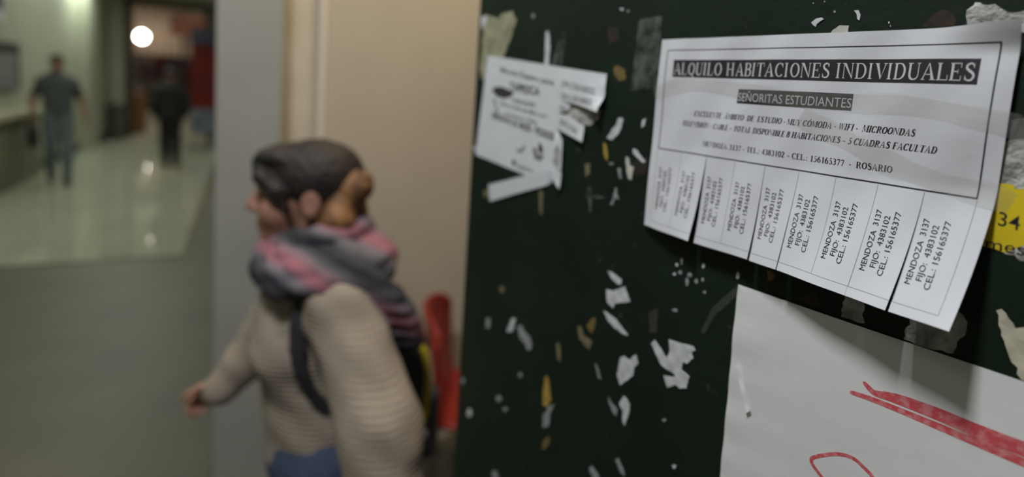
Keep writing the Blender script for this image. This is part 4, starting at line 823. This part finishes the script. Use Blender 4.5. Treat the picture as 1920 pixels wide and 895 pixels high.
def w_scarf(cloth, torso, arm, leg, J, Rb, Rh, F0):
    def loop(F, pts, r, k=.018, n=7):
        P = spline([(p[0], p[1], p[2]) for p in pts+[pts[0]]], n)
        rr = [r*(1+.14*math.sin(i*.9)+.08*math.sin(i*2.3+1)) for i in range(len(P))]; F.chain([np.array(p) for p in P], rr, k)
    def fn(F):
        loop(F, [(-.060, -.02, 1.312), (-.01, -.085, 1.332), (.06, -.095, 1.350), (.130, -.02, 1.355), (.08, .09, 1.335), (-.04, .07, 1.312)], .026, .006)
        loop(F, [(-.085, -.03, 1.292), (-.03, -.108, 1.300), (.08, -.125, 1.312), (.170, -.02, 1.315), (.08, .12, 1.31), (-.06, .09, 1.29)], .026, .006)
        loop(F, [(-.092, -.035, 1.262), (-.03, -.130, 1.272), (.09, -.150, 1.298), (.190, -.04, 1.295), (.10, .125, 1.29), (-.06, .09, 1.27)], .028, .007)
        loop(F, [(-.080, -.045, 1.246), (-.02, -.145, 1.252), (.10, -.175, 1.272), (.200, -.07, 1.27), (.10, .125, 1.27), (-.05, .09, 1.25)], .022, .006)
        loop(F, [(-.055, -.05, 1.262), (.02, -.120, 1.275), (.10, -.145, 1.285), (.17, -.07, 1.285), (.09, .11, 1.28), (-.04, .08, 1.265)], .038, .01)
        for q, (dx, dz) in enumerate(((0, 0), (.030, .018), (-.03, -.02))):
            F.chain([np.array(p) for p in spline([(.15+dx*.4, -.15, 1.285+dz*.4), (.205+dx*.7, -.13, 1.225+dz), (.235+dx, -.10, 1.16+dz), (.245+dx, -.075, 1.10+dz)], 5)], .030-.003*q, .008)
        F.ripple(.0030, lambda X: np.sin(X[..., 2]*190+X[..., 0]*60-X[..., 1]*50)*np.cos(X[..., 0]*22+X[..., 1]*18))
    cloth('scarf', scarfm, fn)
def w_hair(F, c, R, s):
    T = lambda p: np.array(c)+R@(np.array(p)*s)
    F.ball(T((-.022, 0, .040)), np.array((.104, .083, .086))*s, .02, R)
    # fringe swept from the crown down across the temples
    for y in (-1, 1):
        F.ball(T((.048, .022*y, .088)), np.array((.050, .042, .024))*s, .02, R)
        F.chain([T((.092, .020*y, .072)), T((.078, .056*y, .050)), T((.048, .072*y, .022)), T((.022, .077*y, -.018))], [.014*s, .014*s, .013*s, .006*s], .015)
    # face, ears and throat stay free
    F.ball(T((.108, 0, -.050)), np.array((.075, .080, .094))*s, .010, R, cut=True)
    for y in (-1, 1): F.ball(T((-.022, .090*y, -.014)), np.array((.021, .020, .034))*s, .008, R, cut=True)
    F.ball(T((.0, 0, -.135)), np.array((.13, .10, .10))*s, .012, R, cut=True)
    F.ripple(.0010, lambda X: np.sin(X[..., 2]*210+X[..., 0]*160))
WL = dict(front=(-.80, -.50, 0), face=(-1, -.20, -.03), hs=1.10, female=True, w=.93, h=.007, skin=skin, eye=eye, shoe=mat('dark_shoe', (.03, .03, .035), .6), hair=w_hair, hairmat=hairm,
 handR=((-.80, .10, -.60), (.35, -.75, -.3), .88, .75, 1), handL=((.12, -.25, -1), (-.9, -.3, 0), .95, .4, -1), toeL=(-.98, -.18, 0), toeR=(-.96, -.1, -.15), clothes=[w_sweater, w_jeans, w_scarf])
WO = Vector((.14433, 1.35350, 0)); WR = -math.radians(26.6)
woman = person('person', 'young woman in a cream knitted sweater and pink grey scarf walking past with a backpack', WO, WR, WJ, WL)
# tied-back ginger ends: a part of its own look
F = Field(np.array((.02, -.16, 1.28)), np.array((.26, .16, 1.58)), .006)
hc = np.array(WJ['head'])
F.chain([hc+np.array(p) for p in ((.092, -.040, -.005), (.092, -.052, -.045), (.084, -.050, -.090), (.074, -.045, -.12))], [.032, .040, .036, .026], .02)
F.chain([hc+np.array(p) for p in ((.090, .03, .0), (.092, .02, -.05), (.080, .01, -.11))], [.045, .048, .03], .02)
F.ball(hc+np.array((.108, -.012, .030)), (.042, .045, .040), .015); F.ball(hc+np.array((.138, -.014, .036)), (.026, .034, .034), .015); F.ball(hc+np.array((.105, -.01, .012)), (.035, .04, .03), .02)
F.chain([hc+np.array(p) for p in ((.11, -.02, .06), (.142, -.025, .058), (.155, -.02, .03))], [.014, .013, .008], .01)
F.ripple(.0016, lambda X: np.sin(X[..., 2]*260+X[..., 0]*190)*np.cos(X[..., 1]*150))
obj('hair_bun', F.mesh(), ginger, woman)['label'] = 'loose ginger-tipped hair bun'
# backpack: a thing of its own
bk = empty('backpack', WO+Matrix.Rotation(WR, 3, 'Z') @ Vector((.165, .10, .69)), WR); tag(bk, 'dark grey backpack with a yellow trim line on the walking woman\'s back', 'backpack')
bo = np.array((.165, .10, .69)); Rk = basis((.84, .53, 0)); bc = np.array((.168, .102, .89))-bo
blk = mat('black_nylon', (.022, .022, .025), .7, (.030, .030, .034), 60, 4, .3, .7, .2, 200); gryn = mat('grey_nylon', (.085, .078, .085), .75, (.06, .056, .062), 40, 4, .3, .7, .2, 160)
lo_, hi_ = bc-.34, bc+.34
F = Field(lo_, hi_, .008); F.box(bc, (.088, .135, .200), .06, Rk); F.ball(bc+Rk@np.array((.02, 0, .13)), (.085, .12, .09), .03, Rk); obj('bag_body', F.mesh(), blk, bk)
F = Field(lo_, hi_, .008); F.box(bc+Rk@np.array((.088, 0, -.075)), (.045, .112, .105), .035, Rk); obj('front_pocket', F.mesh(), gryn, bk)
F = Field(lo_, hi_, .008); F.box(bc+Rk@np.array((.0, -.140, -.11)), (.055, .018, .075), .016, Rk); obj('side_pocket', F.mesh(), gryn, bk)
bm = nb(); tube(bm, [Vector(bc+Rk@np.array(p)) for p in ((.030, -.128, .195), (.062, -.132, .15), (.073, -.1345, .08), (.070, -.137, .0), (.058, -.1385, -.05))], .0085, 10); o = obj('trim_piping', bm, mat('yellow_piping', (.52, .42, .015), .6), bk, True); o['label'] = 'yellow trim piping'
bm = nb(); bmesh.ops.create_uvsphere(bm, u_segments=12, v_segments=8, radius=.013); bmesh.ops.translate(bm, verts=bm.verts, vec=Vector(bc+Rk@np.array((.062, -.142, -.065)))); obj('zipper_pull', bm, mat('pale_metal', (.5, .5, .5), .35, metal=.8), bk, True)
def strap(side):
    F = Field(np.array((-.15, -.32, .84)), np.array((.36, .30, 1.42)), .007); J = {k: np.array(v, float) for k, v in WJ.items()}; Rb = basis(WL['front']); ax = (Rb[:, 0], 1.28); w = .93
    def tor(e):
        G = Field(F.lo, F.lo+F.h*(F.n-1), F.h); G.v = np.full(F.v.shape, 1.0, np.float32)
        G.cone(J['chest'], J['waist'], (.150+e)*w, (.128+e)*w, .05, ax); G.cone(J['chest'], J['neck']-np.array((0, 0, .05)), (.13+e)*w, (.055+e)*w, .05, ax)
        G.chain([J['shL'], J['chest']+np.array((0, 0, .08)), J['shR']], [(.062+e)*w, (.11+e)*w, (.062+e)*w], .05)
        for s in (-1, 1): G.ball(J['chest']+Rb@np.array((.080, .060*s, -.040)), (.052+e, .052+e, .056+e), .06)
        return G.v
    if side > 0: P = [(.15, -.02, 1.27), (.10, -.105, 1.30), (.050, -.14, 1.25), (.045, -.165, 1.17), (.060, -.185, 1.08), (.10, -.15, .98), (.16, -.04, .88)]
    else: P = [(.12, .10, 1.27), (.02, .12, 1.31), (-.05, .06, 1.26), (-.10, .05, 1.16), (-.07, .12, 1.05), (.04, .16, .95), (.17, .13, .90)]
    F.chain([np.array(p) for p in spline(P, 5)], .019, .0)
    t1, t0 = tor(.034), tor(.018); F.v = np.maximum(F.v, np.maximum(t1, -t0))
    me = F.mesh(); me.transform(Matrix.Translation(Vector(-bo))); obj('shoulder_strap', me, blk, bk)
strap(1); strap(-1)
# ------------------------------------------------------------------ men in the corridor
def man(label, loc, rotz, H, look, step=1.0, arms=None):
    z = H/1.75
    J = dict(head=(0.015, 0, 1.635), neck=(-.02, 0, 1.48), chest=(-.005, 0, 1.31), waist=(0, 0, 1.12), pelvis=(-.005, 0, .97), shL=(-.01, .150, 1.375), shR=(-.01, -.150, 1.375),
      elL=(-.08, .26, 1.14), wrL=(.03, .30, .90), elR=(-.03, -.27, 1.13), wrR=(.02, -.30, .87), hipL=(0, .075, .92), hipR=(0, -.075, .92),
      knL=(.10*step, .085, .50), anL=(.16*step, .075, .09), knR=(-.02*step, -.085, .49), anR=(-.22*step, -.08, .12))
    J.update(arms or {}); J = {k: tuple(q*z for q in v) for k, v in J.items()}
    return person('person', label, loc, rotz, J, look)
def short_hair(F, c, R, s):
    T = lambda p: np.array(c)+R@(np.array(p)*s)
    F.ball(T((-.022, 0, .045)), np.array((.106, .085, .090))*s, .02, R); F.ball(T((.06, 0, .10)), np.array((.045, .06, .028))*s, .02, R)
    F.ball(T((.115, 0, -.03)), np.array((.085, .09, .105))*s, .01, R, cut=True); F.ball(T((.0, 0, -.13)), np.array((.15, .11, .105))*s, .01, R, cut=True)
    for y in (-1, 1): F.ball(T((-.018, .09*y, -.02)), np.array((.028, .02, .04))*s, .008, R, cut=True)
def tee(m, sleeve=.0, long=False, e=.028, hem=.895):
    def it(cloth, torso, arm, leg, J, Rb, Rh, F0):
        def fn(F):
            torso(F, e)
            z0 = J['pelvis'][2]*hem
            for s in 'LR':
                if long: arm(F, s, e*.9, to=.98)
                else: F.cone(J['sh'+s], J['sh'+s]+(J['el'+s]-J['sh'+s])*.60, .062, .056, .03)
            sl, Y = F.grid(F.lo, F.lo+F.h*F.n); mid = np.abs(Y[..., 1]) < .20
            F.v = np.where(mid, np.maximum(F.v, (z0-Y[..., 2]).astype(np.float32)), F.v)
        cloth('jacket' if long else 'shirt', m, fn)
    return it
def sleeves(m):
    def it(cloth, torso, arm, leg, J, Rb, Rh, F0):
        for s in 'LR':
            def fn(F, s=s):
                d = (J['el'+s]-J['sh'+s]); F.cone(J['sh'+s]+d*.03, J['sh'+s]+d*.64, .068, .062, .02)
            cloth('sleeve', m, fn, 'dark sleeve')
    return it
def trousers(m, look_w=1.0):
    def it(cloth, torso, arm, leg, J, Rb, Rh, F0):
        def fn(F):
            F.cone(J['waist']-np.array((0, 0, .06)), J['pelvis'], .138*look_w, .148*look_w, .04, (Rb[:, 0], 1.28))
            for s in 'LR': leg(F, s, .014)
            F.plane((0, 0, J['waist'][2]-.03), (0, 0, 1)); F.plane((0, 0, .07), (0, 0, -1))
        cloth('trousers', m, fn)
    return it
toCam = lambda x, y: math.atan2(-y, -x)
HL = dict(front=(1, 0, 0), face=(1, 0, -.02), h=.009, skin=skin2, eye=eye, toeL=(1, 0, 0), toeR=(.97, 0, -.2), hair=short_hair)
lookA = dict(HL, shoe=mat('brown_shoe', (.035, .028, .022), .6), hairmat=mat('brown_hair', (.035, .020, .010), .6), handL=((.10, .05, -1), (0, -1, 0), 1, .4, -1), handR=((.05, 0, -1), (0, 1, 0), 1, .9, 1),
 clothes=[tee(mat('grey_tee', (.085, .095, .098), .9, (.07, .08, .083), 20)), sleeves(mat('navy_sleeves', (.028, .028, .036), .9)), trousers(mat('washed_jeans', (.15, .185, .195), .9, (.11, .14, .15), 20))])
manA = man('man in a grey T-shirt and pale jeans walking towards the camera with a dark bag', (-2.36, 9.72, 0), toCam(-2.36, 9.72)+.05, 1.83, lookA, .8, dict(elR=(-.03, -.25, 1.16), wrR=(.07, -.27, .955)))
dark = mat('black_jacket', (.012, .013, .013), .85, (.018, .019, .019), 20)
lookB = dict(HL, shoe=mat('black_shoe', (.010, .010, .011), .5), hairmat=mat('black_hair', (.012, .011, .010), .6), handL=((.10, .0, -1), (0, -1, 0), 1, .4, -1), handR=((.05, 0, -1), (0, 1, 0), 1, .5, 1), w=1.06,
 clothes=[tee(dark, long=True, e=.034, hem=.885), trousers(mat('black_trousers', (.010, .010, .011), .9), 1.07)])
lookB['toeL'] = (.98, 0, 0)
manB = man('man dressed all in black walking away towards the far doorway', (-1.15, 11.1, 0), toCam(-1.15, 11.1)+PI, 1.74, lookB, .9, dict(elL=(-.03, .25, 1.15), wrL=(.10, .22, .95), elR=(-.03, -.25, 1.15), wrR=(.10, -.22, .95)))
# the bag in the grey man's hand
Ra = Matrix.Rotation(manA.rotation_euler[2], 3, 'Z'); hp = manA.location+Ra @ Vector((.085, -.275, .915))
bagr = empty('shoulder_bag', (hp.x, hp.y, hp.z-.35), manA.rotation_euler[2]); tag(bagr, 'dark brown bag hanging from the grey T-shirt man\'s hand', 'bag')
F = Field(np.array((-.22, -.13, -.05)), np.array((.22, .13, .42)), .01); F.box(np.array((0, 0, .12)), (.185, .065, .140), .045, np.eye(3)); F.ripple(.006, lambda X: np.sin(X[..., 0]*30)*np.sin(X[..., 2]*26+1)); obj('bag_body', F.mesh(), mat('brown_leather', (.030, .018, .014), .5, (.022, .013, .010), 12), bagr)
bm = nb(); tube(bm, [(-.10, 0, .22), (-.075, 0, .31), (-.02, 0, .355), (.02, 0, .355), (.075, 0, .31), (.10, 0, .22)], .010, 8); obj('bag_handle', bm, MATS['brown_leather'], bagr, True)
# ------------------------------------------------------------------ red chair by the beige wall
ch_ = empty('plastic_chair', (.875, 1.90, 0), math.radians(-26)); tag(ch_, 'red plastic shell chair standing by the beige wall behind the woman', 'chair')
red = mat('red_plastic', (.30, .020, .009), .45)
F = Field(np.array((-.34, -.30, .34)), np.array((.34, .30, .92)), .008)
# reclined curved back, wings towards the sitter (+x), then the seat
bp_ = [(-.235, .842), (-.215, .75), (-.190, .64), (-.165, .53), (-.130, .455)]
for q in np.linspace(-1, 1, 31):
    y = .20*q; wing = .075*q*q; P = [np.array((x+wing*(1-.25*i), y*(1-.10*(i == 0)), zz-(.05*q*q*q*q if i == 0 else 0))) for i, (x, zz) in enumerate(bp_)]
    F.chain(P, .011, .004)
    S_ = [np.array((-.130+wing*.1, y, .455)), np.array((-.02, y, .428+.018*q*q)), np.array((.12, y, .430+.016*q*q)), np.array((.215, y, .420))]; F.chain(S_, .011, .004)
obj('seat_shell', F.mesh(), red, ch_)
for sx, sy in ((-1, -1), (-1, 1), (1, -1), (1, 1)):
    bm = nb(); tube(bm, [(.09*sx, .12*sy, .425), (.16*sx, .17*sy, .40), (.21*sx, .21*sy, .0)], .011, 10); obj('leg', bm, mat('chair_steel', (.3, .3, .3), .35, metal=.9), ch_, True)
# ------------------------------------------------------------------ corridor furniture
ct = empty('counter', (-2.93, 8.6, 0)); tag(ct, 'long pale service counter along the corridor\'s left wall', 'counter')
b = nb(); box(b, 0, .16, -2.6, 1.9, 0.004, .95, .006); obj('front_panel', b, mat('counter_olive', (.20, .195, .13), .6, (.17, .165, .11), 3), ct)
b = nb(); box(b, 0, .24, -2.65, 1.95, .95, 1.03, .012); obj('counter_top', b, mat('counter_cream', (.52, .48, .34), .4), ct)
nf = empty('framed_notice', (XL, 9.5, 1.30)); tag(nf, 'dark framed notice panel hanging on the left wall above the counter', 'notice')
b = nb(); box(b, .0, .05, -.85, .62, 0, .62, .008); obj('panel', b, mat('notice_grey', (.22, .215, .22), .6, (.17, .165, .17), 5), nf)
b = nb(); box(b, .01, .07, -.88, .65, .52, .66, .01); box(b, .01, .065, .60, .65, 0, .6, .01); obj('frame', b, mat('dark_frame', (.05, .042, .038), .5), nf)
bs = empty('wall_sign', (XL, 9.05, 2.22)); tag(bs, 'blue wall sign with a white lower band high on the left wall', 'sign')
b = nb(); box(b, 0, .04, -.6, .63, .14, .70, .01); obj('panel', b, mat('sign_blue', (.012, .03, .11), .5), bs)
b = nb(); box(b, 0, .042, -.6, .63, 0, .14, .008); o = obj('lower_band', b, mat('sign_white', (.55, .57, .60), .6), bs); o['label'] = 'white lower band'
bn = empty('waste_bin', (-2.72, 15.75, .004)); tag(bn, 'dark waste bin standing in the far left corner by the doorway', 'bin')
bm = nb()
def lathe(bm, prof, n=28):
    rings = [[bm.verts.new((r*math.cos(2*PI*k/n), r*math.sin(2*PI*k/n), z)) for k in range(n)] for r, z in prof]
    for A, B in zip(rings, rings[1:]):
        for k in range(n): bm.faces.new((A[k], A[(k+1) % n], B[(k+1) % n], B[k]))
    bm.faces.new(rings[0][::-1]); bm.faces.new(rings[-1]); return bm
obj('bin_body', lathe(bm, [(.15, 0), (.16, .02), (.185, .68), (.19, .69), (.19, .70)]), mat('bin_grey', (.07, .075, .065), .5), bn, True)
obj('lid', lathe(nb(), [(.195, .70), (.20, .72), (.19, .78), (.12, .86), (.03, .88), (.0, .882)]), mat('bin_dark', (.03, .03, .028), .5), bn, True)
rb = empty('display_banner', (-.72, 14.3, .004), .06); tag(rb, 'tall red display banner with navy top and pale foot right of the doorway', 'banner')
b = nb(); box(b, -.36, .36, -.015, .015, .88, 2.36, .004); o = obj('banner_panel', b, mat('banner_red', (.13, .006, .004), .9, (.08, .004, .003), 1.5, 3), rb)
b = nb(); box(b, -.37, .37, -.025, .025, 2.36, 2.70, .006); obj('header', b, mat('banner_navy', (.020, .024, .060), .5), rb)['label'] = 'navy header'
b = nb(); box(b, -.36, .36, -.016, .016, .30, .88, .004); obj('lower_panel', b, mat('banner_pale', (.16, .18, .24), .6, (.08, .09, .13), 3), rb)['label'] = 'pale lower panel'
b = nb(); box(b, -.40, .40, -.11, .11, 0, .06, .015); box(b, -.03, .03, -.03, .0, .05, .31, .005); obj('base', b, M['skirting'], rb)
# ------------------------------------------------------------------ the hall beyond the doorway
ld = empty('globe_lamp', (-4.78, 34.0, 3.10)); tag(ld, 'bright white globe lamp glowing in the hall beyond the doorway', 'lamp')
glow = emit('lamp_glow', (1, .97, .86), 26)
for dz in (.30,):
    bm = nb(); bmesh.ops.create_uvsphere(bm, u_segments=24, v_segments=16, radius=.26); bmesh.ops.translate(bm, verts=bm.verts, vec=(0, 0, dz)); obj('globe', bm, glow, ld, True)
bm = nb(); tube(bm, [(0, 0, .55), (0, 0, 2.79)], .02, 8); obj('pendant_rod', bm, M['skirting'], ld, True)
def curtain(label, x0, x1, y, z0, z1, m, n=9):
    bm = nb(); N = n*10; A = []
    for i in range(N+1):
        x = x0+(x1-x0)*i/N; yy = .09*math.sin(2*PI*n*i/N)
        A.append([bm.verts.new((x-(x0+x1)/2, yy+d, z)) for z, d in ((z0, 0), (z1, 0), (z1, .02), (z0, .02))])
    for p, q in zip(A, A[1:]):
        for k in range(4): bm.faces.new((p[k], q[k], q[(k+1) % 4], p[(k+1) % 4])).smooth = True
    bm.faces.new(A[0][::-1]); bm.faces.new(A[-1])
    tag(obj('curtain', bm, m, loc=((x0+x1)/2, y, 0)), label, 'curtain')
curtain('pale pinkish curtain hanging behind the globe lamp in the far hall', -5.6, -3.2, 36.1, 1.9, 5.85, mat('curtain_pink', (.55, .42, .33), .9), 7)
sg = empty('hanging_sign', (-1.75, 22.5, 2.95)); tag(sg, 'reddish brown sign board hanging high at the right of the far hall', 'sign')
b = nb(); box(b, -.58, .50, -.04, .04, 0, .75, .01); obj('sign_panel', b, mat('sign_rust', (.20, .065, .022), .6, (.10, .035, .014), 2.2), sg)
for x in (-.4, .35):
    bm = nb(); tube(bm, [(x, 0, .74), (x, 0, 2.95)], .012, 6); obj('hanging_rod', bm, M['skirting'], sg)
cb = empty('cabinet', (-2.66, 17.6, 0)); tag(cb, 'orange brown wooden cabinet standing just inside the doorway\'s left jamb', 'cabinet')
cw = mat('cabinet_wood', (.21, .085, .022), .5, (.15, .06, .016), 4, 4, stretch=(4, 4, .5))
b = nb(); box(b, -.32, .26, -.22, .22, .06, 1.10, .01); box(b, -.30, .24, -.20, .20, 0, .06); obj('cabinet_body', b, cw, cb)
for x in (-.175, .115):
    b = nb(); box(b, x-.135, x+.135, -.235, -.221, .10, 1.05, .006); d_ = obj('cabinet_door', b, cw, cb); bm = nb(); tube(bm, [(x+.10*(1 if x < 0 else -1), -.25, .55), (x+.10*(1 if x < 0 else -1), -.25, .70)], .008, 8); obj('handle', bm, M['skirting'], d_)
# display shelf with boxes, grey purple clutter in the middle of the hall
sh = empty('display_shelf', (-2.75, 27.0, 0)); tag(sh, 'tall dark display shelf in the middle of the far hall', 'shelf')
b = nb(); box(b, -1.5, -1.45, -.2, .2, 0, 2.35); box(b, 1.45, 1.5, -.2, .2, 0, 2.35); box(b, -1.5, 1.5, .18, .2, 0, 2.35); obj('shelf_frame', b, mat('shelf_brown', (.06, .045, .04), .7), sh)
for z in (.45, .95, 1.45, 1.92, 2.33):
    b = nb(); box(b, -1.46, 1.46, -.2, .19, z-.02, z); obj('shelf_board', b, MATS['shelf_brown'], sh)
rnd = random.Random(11); cols = [(.10, .075, .10), (.16, .12, .12), (.20, .19, .18), (.13, .02, .035), (.24, .20, .15), (.05, .06, .10), (.22, .20, .22)]
words_ = ['dusky purple', 'greyish pink', 'pale grey', 'dark red', 'tan', 'navy', 'lilac grey']; place_ = {.95: 'middle', 1.45: 'second highest', 1.92: 'highest'}
ordn = ['leftmost', 'second', 'third', 'fourth', 'fifth']
for z in (.95, 1.45, 1.92):
    x = -1.40
    for q in range(5):
        w = rnd.uniform(.30, .46); hgt = rnd.uniform(.24, .36); k = rnd.randrange(7)
        b = nb(); box(b, -w/2, w/2, -.13, .12, 0, hgt, .008); box(b, -w/2-.004, w/2+.004, -.134, .124, hgt*.80, hgt+.006, .005)
        tag(obj('storage_box', b, mat('box_'+words_[k].replace(' ', '_'), cols[k], .8), loc=(-2.75+x+w/2, 27.0, z)), '%s box, %s from the left on the far hall shelf\'s %s board' % (words_[k], ordn[q], place_[z]) if q else '%s box, leftmost on the far hall shelf\'s %s board' % (words_[k], place_[z]), 'box', 'boxes on the far hall shelf')
        x += w+rnd.uniform(.06, .14)
